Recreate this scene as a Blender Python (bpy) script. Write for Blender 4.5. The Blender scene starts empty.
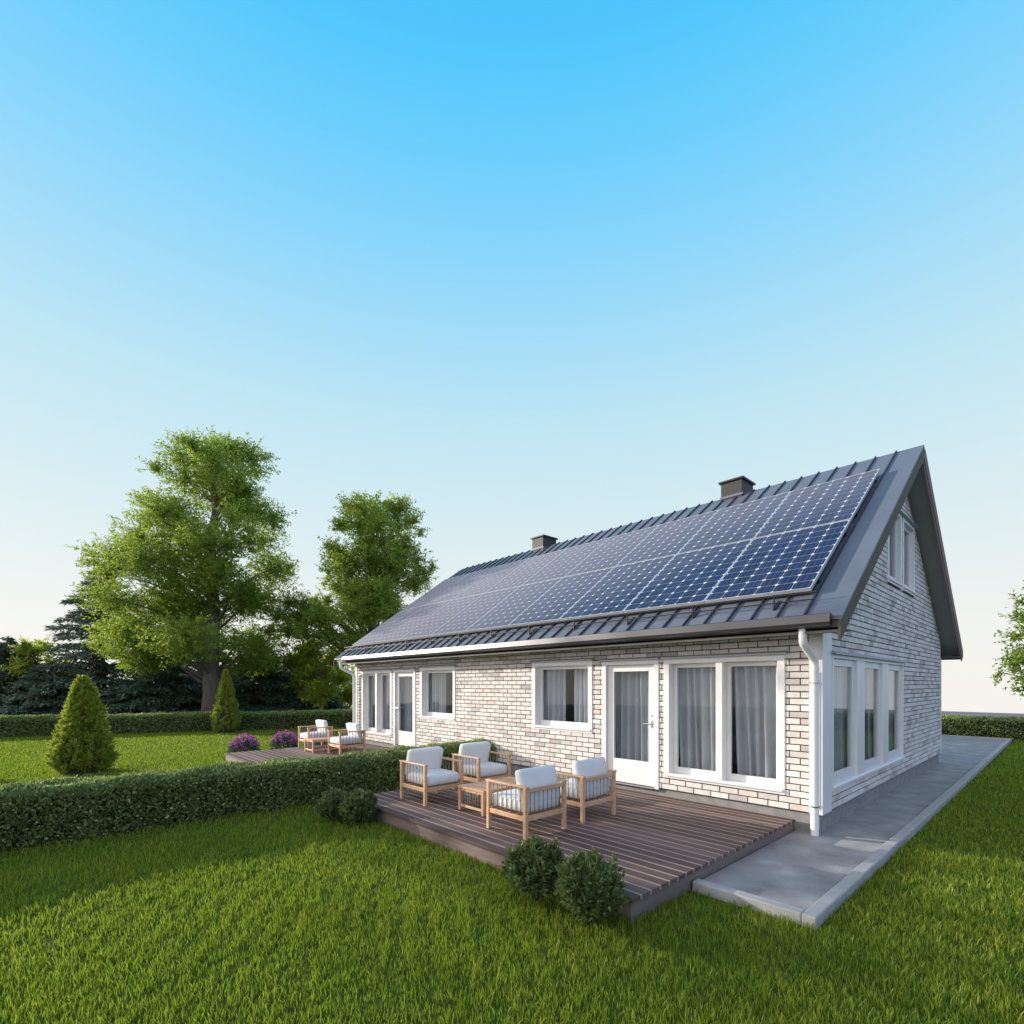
import bpy, bmesh, math, random
import numpy as np
from mathutils import Vector, Matrix
R = math.radians
random.seed(7)
rng = np.random.default_rng(11)
sc = bpy.context.scene
col = sc.collection

# ------------------------------------------------------------------ camera model
F = 517.5; CX = 512.0; CY = 684.5
CAM = np.array([2.153, -7.35, 1.97])
XD = np.array([0.6793, -0.7339]); YD = np.array([0.7339, 0.6793])   # house axes in (right, forward)
RIGHT = np.array([XD[0], YD[0]]); FWD = np.array([XD[1], YD[1]])    # camera axes in world xy

def at(px, depth):
    """ground position at a given distance along the view axis in the direction of a column"""
    u = (px - CX) / F * depth
    p = CAM[:2] + RIGHT * u + FWD * depth
    return float(p[0]), float(p[1])

def project(P):
    d = P - CAM
    w = d[:, 0] * FWD[0] + d[:, 1] * FWD[1]
    u = d[:, 0] * RIGHT[0] + d[:, 1] * RIGHT[1]
    ws = np.maximum(w, 1e-3)
    return CX + F * u / ws, CY - F * d[:, 2] / ws, w

# ------------------------------------------------------------------ node helpers
def new_mat(name):
    m = bpy.data.materials.new(name); m.use_nodes = True
    nt = m.node_tree
    return m, nt, nt.nodes['Principled BSDF']

def N(nt, t, **kw):
    n = nt.nodes.new(t)
    for k, v in kw.items():
        if k in n.inputs.keys(): n.inputs[k].default_value = v
        else: setattr(n, k, v)
    return n

def ramp(nt, stops, interp='LINEAR'):
    n = nt.nodes.new('ShaderNodeValToRGB'); cr = n.color_ramp; cr.interpolation = interp
    while len(cr.elements) < len(stops): cr.elements.new(0.5)
    for e, (p, c) in zip(cr.elements, stops):
        e.position = p; e.color = (*c, 1)
    return n

def noise(nt, scale, detail=4, rough=0.55, coord='Object', stretch=None):
    tc = N(nt, 'ShaderNodeTexCoord'); src = tc.outputs[coord]
    if stretch:
        mp = N(nt, 'ShaderNodeMapping'); mp.inputs['Scale'].default_value = stretch
        nt.links.new(src, mp.inputs['Vector']); src = mp.outputs[0]
    n = N(nt, 'ShaderNodeTexNoise'); n.inputs['Scale'].default_value = scale
    n.inputs['Detail'].default_value = detail; n.inputs['Roughness'].default_value = rough
    nt.links.new(src, n.inputs['Vector'])
    return n

def bump(nt, bs, height, strength=0.3, dist=0.01):
    b = N(nt, 'ShaderNodeBump'); b.inputs['Strength'].default_value = strength; b.inputs['Distance'].default_value = dist
    nt.links.new(height, b.inputs['Height']); nt.links.new(b.outputs[0], bs.inputs['Normal'])

def mat_noise(name, stops, scale=5, detail=5, rough=0.7, bump_s=0.2, bump_d=0.005, stretch=None, metallic=0.0, spec=0.5, bscale=None, lo=0.3, hi=0.7):
    m, nt, bs = new_mat(name)
    n = noise(nt, scale, detail, 0.6, stretch=stretch)
    k = len(stops)
    r = ramp(nt, [(lo + (hi - lo) * i / max(1, k - 1), c) for i, c in enumerate(stops)])
    nt.links.new(n.outputs['Fac'], r.inputs[0]); nt.links.new(r.outputs[0], bs.inputs['Base Color'])
    bs.inputs['Roughness'].default_value = rough; bs.inputs['Metallic'].default_value = metallic
    bs.inputs['Specular IOR Level'].default_value = spec
    if bump_s:
        nb = noise(nt, bscale or scale * 4, 6, 0.6, stretch=stretch)
        bump(nt, bs, nb.outputs['Fac'], bump_s, bump_d)
    return m

def mat_leaf(name, stops, trans=(0.2, 0.3, 0.03), tf=0.35, rough=0.5, spec=0.25, patch=None):
    """foliage: every leaf (mesh island) draws its own tint"""
    m, nt, bs = new_mat(name)
    g = N(nt, 'ShaderNodeNewGeometry')
    k = len(stops)
    r = ramp(nt, [(i / max(1, k - 1), c) for i, c in enumerate(stops)])
    nt.links.new(g.outputs['Random Per Island'], r.inputs[0])
    if patch:      # drier and lusher patches
        pn = noise(nt, patch, 5, .65); pr = ramp(nt, [(.30, (.72, .86, .80)), (.5, (1, 1, 1)), (.68, (1.32, 1.12, 1.0))])
        nt.links.new(pn.outputs['Fac'], pr.inputs[0])
        pm = N(nt, 'ShaderNodeMix', data_type='RGBA', blend_type='MULTIPLY'); pm.inputs['Factor'].default_value = 1
        nt.links.new(r.outputs[0], pm.inputs['A']); nt.links.new(pr.outputs[0], pm.inputs['B'])
        class _R: outputs = [pm.outputs['Result']]
        r = _R
    nt.links.new(r.outputs[0], bs.inputs['Base Color'])
    bs.inputs['Roughness'].default_value = rough; bs.inputs['Specular IOR Level'].default_value = spec
    t = N(nt, 'ShaderNodeBsdfTranslucent')
    mr = N(nt, 'ShaderNodeMix', data_type='RGBA', blend_type='MIX')
    mr.inputs['Factor'].default_value = 0.5
    nt.links.new(r.outputs[0], mr.inputs['A']); mr.inputs['B'].default_value = (*trans, 1)
    nt.links.new(mr.outputs['Result'], t.inputs['Color'])
    mx = N(nt, 'ShaderNodeMixShader'); mx.inputs[0].default_value = tf
    nt.links.new(bs.outputs[0], mx.inputs[1]); nt.links.new(t.outputs[0], mx.inputs[2])
    nt.links.new(mx.outputs[0], nt.nodes['Material Output'].inputs['Surface'])
    return m

# ------------------------------------------------------------------ materials
M = {}
def brick_mat():
    m, nt, bs = new_mat('white_brick')
    g = N(nt, 'ShaderNodeNewGeometry')
    r = ramp(nt, [(0, (.48, .44, .41)), (.10, (.58, .535, .50)), (.22, (.71, .66, .615)), (.55, (.775, .733, .695)), (.88, (.83, .795, .762)), (1, (.68, .59, .53))])
    nt.links.new(g.outputs['Random Per Island'], r.inputs[0])
    n = noise(nt, 9, 6, .65)
    r2 = ramp(nt, [(.3, (.80, .79, .78)), (.62, (1, 1, 1))])
    nt.links.new(n.outputs['Fac'], r2.inputs[0])
    mx = N(nt, 'ShaderNodeMix', data_type='RGBA', blend_type='MULTIPLY'); mx.inputs['Factor'].default_value = 1
    nt.links.new(r.outputs[0], mx.inputs['A']); nt.links.new(r2.outputs[0], mx.inputs['B'])
    nt.links.new(mx.outputs['Result'], bs.inputs['Base Color'])
    bs.inputs['Roughness'].default_value = .85; bs.inputs['Specular IOR Level'].default_value = .25
    nb = noise(nt, 55, 6, .7); bump(nt, bs, nb.outputs['Fac'], .5, .006)
    return m
M['brick'] = brick_mat()
M['mortar'] = mat_noise('dark_mortar', [(.028, .025, .024), (.06, .054, .05)], 20, rough=.95, bump_s=.4)
M['white_paint'] = mat_noise('white_paint', [(.76, .75, .73), (.82, .81, .79)], 3, rough=.42, bump_s=.05, bump_d=.002)
M['pipe_white'] = mat_noise('white_enamel', [(.80, .80, .79), (.84, .84, .83)], 2, rough=.3, bump_s=0)
M['grey_metal'] = mat_noise('grey_flashing_metal', [(.32, .33, .36), (.38, .39, .42)], 4, rough=.45, bump_s=.03, metallic=.3)
M['roof'] = mat_noise('slate_sheet_metal', [(.118, .136, .172), (.142, .162, .20)], 1.2, rough=.5, bump_s=.06, bump_d=.004, metallic=.1, bscale=2.0)
M['seam'] = mat_noise('dark_seam_metal', [(.03, .034, .045), (.045, .05, .06)], 3, rough=.5, bump_s=0, metallic=.2)
M['gutter'] = mat_noise('bronze_grey_gutter', [(.095, .095, .10), (.115, .115, .12)], 2, rough=.38, bump_s=.02, metallic=.75)
M['barge'] = mat_noise('olive_bronze_board', [(.085, .078, .05), (.105, .095, .06)], 2, rough=.65, bump_s=.03, spec=.15)
M['dark_wood'] = mat_noise('dark_brown_board', [(.030, .020, .017), (.05, .035, .03)], 3, rough=.5, bump_s=.1, stretch=(1, 1, 6))
M['pink_wood'] = mat_noise('reddish_trim', [(.40, .28, .24), (.46, .33, .28)], 3, rough=.5, bump_s=.05)
M['soffit'] = mat_noise('grey_soffit', [(.25, .26, .255), (.29, .30, .295)], 2, rough=.7, bump_s=.03)
M['soffit_dark'] = mat_noise('dark_soffit', [(.085, .08, .07), (.12, .11, .10)], 2, rough=.7, bump_s=.1)
M['chimney'] = mat_noise('grey_brown_chimney_sheet', [(.022, .021, .021), (.034, .032, .031)], 6, rough=.6, bump_s=.2)
M['black_metal'] = mat_noise('black_metal', [(.012, .012, .013), (.02, .02, .021)], 3, rough=.45, bump_s=0)
M['plinth'] = mat_noise('concrete_plinth', [(.20, .20, .19), (.30, .29, .275)], 8, rough=.9, bump_s=.3, bump_d=.004)
M['interior'] = mat_noise('plaster_interior', [(.34, .32, .30), (.40, .38, .36)], 2, rough=.9, bump_s=0)
M['steel'] = mat_noise('brushed_steel', [(.5, .5, .5), (.6, .6, .6)], 8, rough=.3, bump_s=0, metallic=1)

def curtain_mat():
    m, nt, bs = new_mat('grey_curtain_cloth')
    n = noise(nt, 3, 3); r = ramp(nt, [(.3, (.50, .515, .56)), (.7, (.58, .595, .64))])
    nt.links.new(n.outputs['Fac'], r.inputs[0]); nt.links.new(r.outputs[0], bs.inputs['Base Color'])
    bs.inputs['Roughness'].default_value = .9; bs.inputs['Specular IOR Level'].default_value = .1
    t = N(nt, 'ShaderNodeBsdfTranslucent'); t.inputs['Color'].default_value = (.7, .7, .72, 1)
    mx = N(nt, 'ShaderNodeMixShader'); mx.inputs[0].default_value = .25
    nt.links.new(bs.outputs[0], mx.inputs[1]); nt.links.new(t.outputs[0], mx.inputs[2])
    nt.links.new(mx.outputs[0], nt.nodes['Material Output'].inputs['Surface'])
    return m
M['curtain'] = curtain_mat()

def glass_mat():
    m, nt, bs = new_mat('window_glass')
    nt.nodes.remove(bs)
    tr = N(nt, 'ShaderNodeBsdfTransparent'); tr.inputs[0].default_value = (.95, .97, .97, 1)
    gl = N(nt, 'ShaderNodeBsdfGlossy'); gl.inputs['Roughness'].default_value = .01
    fr = N(nt, 'ShaderNodeFresnel'); gg = N(nt, 'ShaderNodeNewGeometry')
    ir = N(nt, 'ShaderNodeMapRange'); ir.inputs['To Min'].default_value = 1.33; ir.inputs['To Max'].default_value = 1 / 1.33   # same pane from either side
    nt.links.new(gg.outputs['Backfacing'], ir.inputs[0]); nt.links.new(ir.outputs[0], fr.inputs['IOR'])
    mx = N(nt, 'ShaderNodeMixShader')
    nt.links.new(fr.outputs[0], mx.inputs[0]); nt.links.new(tr.outputs[0], mx.inputs[1]); nt.links.new(gl.outputs[0], mx.inputs[2])
    nt.links.new(mx.outputs[0], nt.nodes['Material Output'].inputs['Surface'])
    return m
M['glass'] = glass_mat()

def solar_mat():
    """monocrystalline cells: UV runs 0..6 by 0..10 over one panel"""
    m, nt, bs = new_mat('solar_cells')
    uv = N(nt, 'ShaderNodeUVMap'); uv.uv_map = 'UVMap'
    fr = N(nt, 'ShaderNodeVectorMath', operation='FRACTION'); nt.links.new(uv.outputs[0], fr.inputs[0])
    sb = N(nt, 'ShaderNodeVectorMath', operation='SUBTRACT'); sb.inputs[1].default_value = (.5, .5, 0)
    nt.links.new(fr.outputs[0], sb.inputs[0])
    ab = N(nt, 'ShaderNodeVectorMath', operation='ABSOLUTE'); nt.links.new(sb.outputs[0], ab.inputs[0])
    sx = N(nt, 'ShaderNodeSeparateXYZ'); nt.links.new(ab.outputs[0], sx.inputs[0])
    def math_(op, a, b=None):
        n = N(nt, 'ShaderNodeMath', operation=op)
        for i, v in enumerate((a, b)):
            if v is None: continue
            if isinstance(v, (int, float)): n.inputs[i].default_value = v
            else: nt.links.new(v, n.inputs[i])
        return n.outputs[0]
    mxy = math_('MAXIMUM', sx.outputs[0], sx.outputs[1])
    gap = math_('GREATER_THAN', mxy, .484)
    dia = math_('GREATER_THAN', math_('ADD', sx.outputs[0], sx.outputs[1]), .865)
    line = math_('MAXIMUM', gap, dia)
    # bus bars: three faint lines per cell
    sx2 = N(nt, 'ShaderNodeSeparateXYZ'); nt.links.new(fr.outputs[0], sx2.inputs[0])
    b3 = math_('ABSOLUTE', math_('SUBTRACT', math_('FRACT', math_('MULTIPLY', sx2.outputs[0], 3)), .5))
    bus = math_('MULTIPLY', math_('LESS_THAN', b3, .03), .35)
    fl = N(nt, 'ShaderNodeVectorMath', operation='FLOOR'); nt.links.new(uv.outputs[0], fl.inputs[0])
    wn = N(nt, 'ShaderNodeTexWhiteNoise', noise_dimensions='3D'); nt.links.new(fl.outputs[0], wn.inputs[0])
    cr = ramp(nt, [(0, (.009, .010, .038)), (.5, (.012, .014, .052)), (1, (.016, .019, .070))])
    nt.links.new(wn.outputs['Value'], cr.inputs[0])
    m1 = N(nt, 'ShaderNodeMix', data_type='RGBA'); nt.links.new(bus, m1.inputs['Factor'])
    nt.links.new(cr.outputs[0], m1.inputs['A']); m1.inputs['B'].default_value = (.25, .28, .36, 1)
    # gaps at panel middle are thinner and dimmer than the corner diamonds
    lw = math_('MAXIMUM', math_('MULTIPLY', gap, .48), dia)
    m2 = N(nt, 'ShaderNodeMix', data_type='RGBA'); nt.links.new(lw, m2.inputs['Factor'])
    nt.links.new(m1.outputs['Result'], m2.inputs['A']); m2.inputs['B'].default_value = (.68, .69, .74, 1)
    nt.links.new(m2.outputs['Result'], bs.inputs['Base Color'])
    bs.inputs['Roughness'].default_value = .45; bs.inputs['Specular IOR Level'].default_value = .18
    bs.inputs['Coat Weight'].default_value = .25; bs.inputs['Coat Roughness'].default_value = .25
    # glare at flat viewing angles, painted as a pale diffuse mixed in by facing
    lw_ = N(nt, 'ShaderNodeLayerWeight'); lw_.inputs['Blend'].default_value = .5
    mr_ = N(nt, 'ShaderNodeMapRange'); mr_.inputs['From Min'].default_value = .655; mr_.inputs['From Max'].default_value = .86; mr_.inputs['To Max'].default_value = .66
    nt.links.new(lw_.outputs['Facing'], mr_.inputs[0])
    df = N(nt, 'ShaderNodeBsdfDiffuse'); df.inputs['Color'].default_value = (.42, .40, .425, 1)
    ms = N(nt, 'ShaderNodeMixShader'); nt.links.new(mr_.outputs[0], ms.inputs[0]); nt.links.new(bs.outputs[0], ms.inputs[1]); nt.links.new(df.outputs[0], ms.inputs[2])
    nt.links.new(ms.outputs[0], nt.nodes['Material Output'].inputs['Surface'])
    return m
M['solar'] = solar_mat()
M['alu'] = mat_noise('pale_aluminium', [(.62, .61, .62), (.68, .67, .68)], 4, rough=.35, bump_s=0, metallic=.5)

def wood_deck():
    m, nt, bs = new_mat('brown_grey_deck_boards')
    g = N(nt, 'ShaderNodeNewGeometry')
    r = ramp(nt, [(0, (.100, .066, .056)), (.5, (.150, .100, .085)), (1, (.215, .150, .128))])
    nt.links.new(g.outputs['Random Per Island'], r.inputs[0])
    n = noise(nt, 6, 6, .65, stretch=(.35, 8, 8))
    r2 = ramp(nt, [(.3, (.72, .72, .74)), (.7, (1.1, 1.08, 1.06))]); nt.links.new(n.outputs['Fac'], r2.inputs[0])
    mx = N(nt, 'ShaderNodeMix', data_type='RGBA', blend_type='MULTIPLY'); mx.inputs['Factor'].default_value = 1
    nt.links.new(r.outputs[0], mx.inputs['A']); nt.links.new(r2.outputs[0], mx.inputs['B'])
    nt.links.new(mx.outputs['Result'], bs.inputs['Base Color'])
    rr = N(nt, 'ShaderNodeMapRange'); rr.inputs['To Min'].default_value = .6; rr.inputs['To Max'].default_value = .85; bs.inputs['Specular IOR Level'].default_value = .25
    nt.links.new(n.outputs['Fac'], rr.inputs[0]); nt.links.new(rr.outputs[0], bs.inputs['Roughness'])
    bump(nt, bs, n.outputs['Fac'], .35, .004)
    return m
M['deck'] = wood_deck()
M['deck_strip'] = mat_noise('pale_deck_groove', [(.34, .26, .225), (.42, .33, .29)], 5, rough=.8, spec=.2, bump_s=.15, stretch=(.4, 6, 6))
M['fascia'] = mat_noise('weathered_fascia_board', [(.17, .125, .105), (.25, .19, .165)], 4, rough=.65, bump_s=.25, stretch=(.4, .4, 8))
M['teak'] = mat_noise('honey_teak', [(.54, .31, .165), (.64, .39, .225), (.72, .46, .28)], 5, rough=.5, bump_s=.1, stretch=(3, 3, 3))
M['rope'] = mat_noise('grey_rope', [(.20, .18, .16), (.30, .27, .24)], 30, rough=.85, bump_s=.2)
M['cushion'] = mat_noise('off_white_cushion_cloth', [(.74, .74, .73), (.80, .80, .79)], 4, rough=.92, bump_s=.25, bump_d=.004, spec=.15, bscale=25)
M['concrete'] = mat_noise('grey_concrete', [(.16, .16, .162), (.25, .25, .248), (.31, .307, .30), (.42, .415, .40)], 2.2, detail=12, rough=.8, bump_s=.25, bump_d=.004, bscale=30, lo=.28, hi=.72)
M['kerb'] = mat_noise('pale_kerb_concrete', [(.33, .33, .32), (.42, .415, .40)], 7, detail=8, rough=.85, bump_s=.35, bump_d=.004, bscale=45)
M['bark'] = mat_noise('grey_brown_bark', [(.11, .085, .065), (.21, .165, .13)], 3, rough=.95, bump_s=.9, bump_d=.05, stretch=(4, 4, .8))
M['twig'] = mat_noise('dark_twigs', [(.022, .028, .012), (.04, .045, .02)], 6, rough=.95, bump_s=.3)
M['soil'] = mat_noise('lawn_soil', [(.045, .075, .012), (.065, .10, .016), (.085, .125, .02)], 7, detail=8, rough=1, bump_s=.6, bump_d=.03, spec=.1)
M['field'] = mat_noise('grey_field', [(.15, .145, .17), (.21, .20, .23)], .35, detail=6, rough=1, bump_s=.3, bump_d=.05, spec=.1)

M['grass'] = mat_leaf('grass_blades', [(.082, .130, .015), (.138, .207, .022), (.205, .285, .030), (.37, .42, .07)], trans=(.36, .52, .03), tf=.4, rough=.5, spec=.22, patch=1.3)
M['oak'] = mat_leaf('broadleaf', [(.13, .205, .032), (.18, .28, .042), (.22, .335, .052), (.275, .385, .072)], trans=(.52, .66, .08), tf=.5)
M['lime'] = mat_leaf('light_green_leaf', [(.24, .33, .04), (.33, .42, .055), (.42, .49, .085)], trans=(.62, .70, .09), tf=.5)
M['cedar'] = mat_leaf('blue_green_needles', [(.125, .175, .115), (.185, .245, .165), (.255, .315, .225)], trans=(.12, .19, .15), tf=.15)
M['spruce'] = mat_leaf('dark_needles', [(.075, .125, .075), (.115, .18, .11), (.165, .235, .15)], trans=(.10, .16, .10), tf=.12)
M['thuja'] = mat_leaf('golden_green_sprays', [(.18, .25, .034), (.27, .35, .048), (.37, .43, .066), (.48, .52, .095)], trans=(.50, .58, .06), tf=.35)
M['hedge'] = mat_leaf('hedge_leaf', [(.13, .190, .06), (.20, .28, .088), (.30, .375, .12), (.50, .56, .25)], trans=(.34, .42, .10), tf=.3, rough=.42, spec=.5)
M['box'] = mat_leaf('boxwood_leaf', [(.070, .105, .030), (.10, .15, .044), (.145, .20, .062), (.22, .29, .11)], trans=(.18, .24, .05), tf=.28, rough=.5, spec=.4)
M['grey_leaf'] = mat_leaf('grey_green_leaf', [(.08, .12, .09), (.12, .17, .13), (.17, .22, .18)], trans=(.1, .14, .08), tf=.2)
M['bloom'] = mat_leaf('purple_petal', [(.50, .07, .42), (.64, .14, .54), (.78, .30, .68)], trans=(.7, .2, .6), tf=.3)

# ------------------------------------------------------------------ object helpers
def wloc(o):
    v = Vector((0, 0, 0))
    while o: v = v + o.location; o = o.parent
    return v

def link(o, parent=None):
    col.objects.link(o)
    if parent is not None:
        base = wloc(parent)
        o.parent = parent; o.location = -base
    return o

def tag(o, label=None, cat=None, group=None, kind=None):
    if label: o['label'] = label
    if cat: o['category'] = cat
    if group: o['group'] = group
    if kind: o['kind'] = kind
    return o

def thing(name, label, cat, loc=(0, 0, 0), group=None):
    o = bpy.data.objects.new(name, None); o.empty_display_size = .2
    col.objects.link(o); o.location = loc
    return tag(o, label, cat, group)

class MB:
    """collects shapes, then links them as ONE mesh object"""
    def __init__(s): s.v = []; s.f = []; s.mi = []; s.uv = {}
    def add(s, vs, fs, mi=0):
        b = len(s.v); s.v += [tuple(map(float, v)) for v in vs]
        for f in fs: s.f.append([b + i for i in f]); s.mi.append(mi)
        return s
    def box(s, x0, x1, y0, y1, z0, z1, mi=0):
        x0, x1 = sorted((x0, x1)); y0, y1 = sorted((y0, y1)); z0, z1 = sorted((z0, z1))
        return s.add([(x0, y0, z0), (x1, y0, z0), (x1, y1, z0), (x0, y1, z0), (x0, y0, z1), (x1, y0, z1), (x1, y1, z1), (x0, y1, z1)],
                     [(0, 3, 2, 1), (4, 5, 6, 7), (0, 1, 5, 4), (1, 2, 6, 5), (2, 3, 7, 6), (3, 0, 4, 7)], mi)
    def hexa(s, c, mi=0):
        return s.add(c, [(0, 3, 2, 1), (4, 5, 6, 7), (0, 1, 5, 4), (1, 2, 6, 5), (2, 3, 7, 6), (3, 0, 4, 7)], mi)
    def bar(s, a, b, w, h, up=(0, 0, 1), mi=0):
        a, b, up = Vector(a), Vector(b), Vector(up); d = (b - a).normalized()
        sx = d.cross(up)
        if sx.length < 1e-4: sx = d.cross(Vector((0, 1, 0)))
        sx.normalize(); uy = sx.cross(d)
        c = []
        for p in (a, b):
            for i, j in ((-1, -1), (1, -1), (1, 1), (-1, 1)): c.append(p + sx * (i * w / 2) + uy * (j * h / 2))
        return s.add(c, [(0, 3, 2, 1), (4, 5, 6, 7), (0, 1, 5, 4), (1, 2, 6, 5), (2, 3, 7, 6), (3, 0, 4, 7)], mi)
    def tube(s, pts, rad, n=10, mi=0, cap=True):
        pts = [Vector(p) for p in pts]; k = len(pts)
        if not hasattr(rad, '__len__'): rad = [rad] * k
        b = len(s.v); ref = None
        for i, p in enumerate(pts):
            d = (pts[min(i + 1, k - 1)] - pts[max(i - 1, 0)]).normalized()
            if ref is None:
                ref = Vector((1, 0, 0)) if abs(d.x) < .8 else Vector((0, 1, 0))
            u = (ref - d * ref.dot(d)).normalized(); w = d.cross(u); ref = u
            for j in range(n):
                a = 2 * math.pi * j / n
                s.v.append(tuple(p + (u * math.cos(a) + w * math.sin(a)) * rad[i]))
        for i in range(k - 1):
            for j in range(n):
                s.f.append([b + i * n + j, b + i * n + (j + 1) % n, b + (i + 1) * n + (j + 1) % n, b + (i + 1) * n + j]); s.mi.append(mi)
        if cap:
            s.f.append([b + j for j in range(n)][::-1]); s.mi.append(mi)
            s.f.append([b + (k - 1) * n + j for j in range(n)]); s.mi.append(mi)
        return s
    def build(s, name, mats, parent=None, smooth=False, bevel=0, seg=2):
        me = bpy.data.meshes.new(name); me.from_pydata(s.v, [], s.f)
        if not isinstance(mats, (list, tuple)): mats = [mats]
        for m in mats: me.materials.append(m)
        if len(mats) > 1: me.polygons.foreach_set('material_index', s.mi)
        if smooth: me.polygons.foreach_set('use_smooth', [True] * len(me.polygons))
        me.update()
        o = bpy.data.objects.new(name, me); link(o, parent)
        if bevel:
            b = o.modifiers.new('bevel', 'BEVEL'); b.width = bevel; b.segments = seg; b.limit_method = 'ANGLE'; b.angle_limit = R(40)
        return o

def np_mesh(name, V, faces, mat, parent=None):
    """V (n,3); faces: list of int arrays (m,k)"""
    me = bpy.data.meshes.new(name)
    V = np.asarray(V, dtype=np.float32)
    me.vertices.add(len(V)); me.vertices.foreach_set('co', V.ravel())
    nl = sum(f.size for f in faces); nf = sum(len(f) for f in faces)
    li = np.concatenate([f.ravel() for f in faces]).astype(np.int32)
    starts = []; c = 0
    for f in faces:
        starts.append(c + np.arange(len(f)) * f.shape[1]); c += f.size
    me.loops.add(nl); me.loops.foreach_set('vertex_index', li)
    me.polygons.add(nf); me.polygons.foreach_set('loop_start', np.concatenate(starts).astype(np.int32))
    me.materials.append(mat)
    me.update(calc_edges=True); me.validate()
    o = bpy.data.objects.new(name, me); link(o, parent)
    return o

def unit(a): return a / np.maximum(np.linalg.norm(a, axis=1, keepdims=True), 1e-9)

def leaves(name, P, D, L, W, mat, parent=None, fold=.25, up_bias=0.5):
    """folded four-cornered leaves at P growing along D"""
    n = len(P)
    if n == 0: return None
    D = unit(D)
    Lr = L * rng.uniform(.7, 1.3, (n, 1)); Wr = W * rng.uniform(.7, 1.3, (n, 1))
    nr = rng.normal(size=(n, 3)); nr[:, 2] += up_bias * 2
    S = unit(np.cross(D, nr)); U = np.cross(S, D)
    base = P; tip = P + D * Lr
    mid = P + D * Lr * .45
    a = mid + S * Wr / 2 + U * Wr * fold; b = mid - S * Wr / 2 + U * Wr * fold
    V = np.stack([base, a, tip, b], 1).reshape(-1, 3)
    i = np.arange(n)[:, None] * 4
    t = np.concatenate([i + [0, 1, 2], i + [0, 2, 3]], 0)
    return np_mesh(name, V, [t], mat, parent)

def vnoise(P, s, seed=0):
    """cheap smooth pseudo-noise in [-1,1]"""
    r = np.random.default_rng(seed); o = np.zeros(len(P))
    for k in range(4):
        w = r.normal(size=3) * s; o += np.sin(P @ w + r.uniform(0, 6.28))
    return o / 4

# ------------------------------------------------------------------ world, sun, camera
SUNV = Vector((-1, -.45, .285)).normalized()     # towards the sun
w = bpy.data.worlds.new('World'); sc.world = w; w.use_nodes = True
nt = w.node_tree; out = nt.nodes['World Output']; bg = nt.nodes['Background']
sky = N(nt, 'ShaderNodeTexSky', sky_type='NISHITA'); sky.sun_disc = False
sky.sun_elevation = math.asin(SUNV.z); sky.sun_rotation = math.atan2(SUNV.x, SUNV.y)
bgn = N(nt, 'ShaderNodeBackground'); bgn.inputs['Strength'].default_value = .10
nt.links.new(sky.outputs[0], bgn.inputs['Color'])
tc = N(nt, 'ShaderNodeTexCoord'); sx = N(nt, 'ShaderNodeSeparateXYZ'); nt.links.new(tc.outputs['Generated'], sx.inputs[0])
def srgb(*c): return tuple(((x / 255) / 12.92 if x / 255 <= .04045 else ((x / 255 + .055) / 1.055) ** 2.4) for x in c)
# clear-sky colour by sine of the elevation
stops = [(0.0, (249, 247, 240)), (.08, (244, 245, 241)), (.15, (236, 243, 242)), (.297, (217, 238, 244)), (.456, (191, 231, 246)), (.57, (162, 222, 251)), (.646, (137, 215, 254)), (.721, (107, 208, 255)), (.777, (83, 201, 255)), (.81, (74, 194, 254)), (.88, (70, 118, 190)), (1.0, (62, 92, 150))]
rp = ramp(nt, [(p, srgb(*c)) for p, c in stops]); nt.links.new(sx.outputs[2], rp.inputs[0])
nt.links.new(rp.outputs[0], bg.inputs['Color']); bg.inputs['Strength'].default_value = .785
# bright haze added as fill light to the unseen south sky, behind the viewer
hz = N(nt, 'ShaderNodeMapRange', interpolation_type='SMOOTHSTEP'); hz.inputs['From Min'].default_value = .06; hz.inputs['From Max'].default_value = -.55
hz.inputs['From Min'].default_value, hz.inputs['From Max'].default_value = -.08, -.6
nt.links.new(sx.outputs[1], hz.inputs[0])
hm = N(nt, 'ShaderNodeMix', data_type='RGBA'); nt.links.new(hz.outputs[0], hm.inputs['Factor'])
nt.links.new(rp.outputs[0], hm.inputs['A']); hm.inputs['B'].default_value = (1.65, 1.56, 1.52, 1)
# deeper blue opposite the sun
ax = N(nt, 'ShaderNodeMapRange', interpolation_type='SMOOTHSTEP'); ax.inputs['From Min'].default_value = .04; ax.inputs['From Max'].default_value = .6; ax.inputs['To Max'].default_value = .85
nt.links.new(sx.outputs[0], ax.inputs[0])
am = N(nt, 'ShaderNodeMix', data_type='RGBA'); nt.links.new(ax.outputs[0], am.inputs['Factor'])
nt.links.new(hm.outputs['Result'], am.inputs['A']); am.inputs['B'].default_value = (.46, .62, .98, 1)
nt.links.new(am.outputs['Result'], bg.inputs['Color'])
mx = N(nt, 'ShaderNodeMixShader'); mx.inputs[0].default_value = .97
nt.links.new(bgn.outputs[0], mx.inputs[1]); nt.links.new(bg.outputs[0], mx.inputs[2]); nt.links.new(mx.outputs[0], out.inputs['Surface'])

sl = bpy.data.lights.new('sun', 'SUN'); sl.energy = 4.6; sl.angle = R(.6); sl.color = (1, .92, .81)
so = bpy.data.objects.new('sun', sl); col.objects.link(so); so.location = (-20, -10, 20)
so.rotation_euler = (-SUNV).to_track_quat('-Z', 'Y').to_euler()

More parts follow.
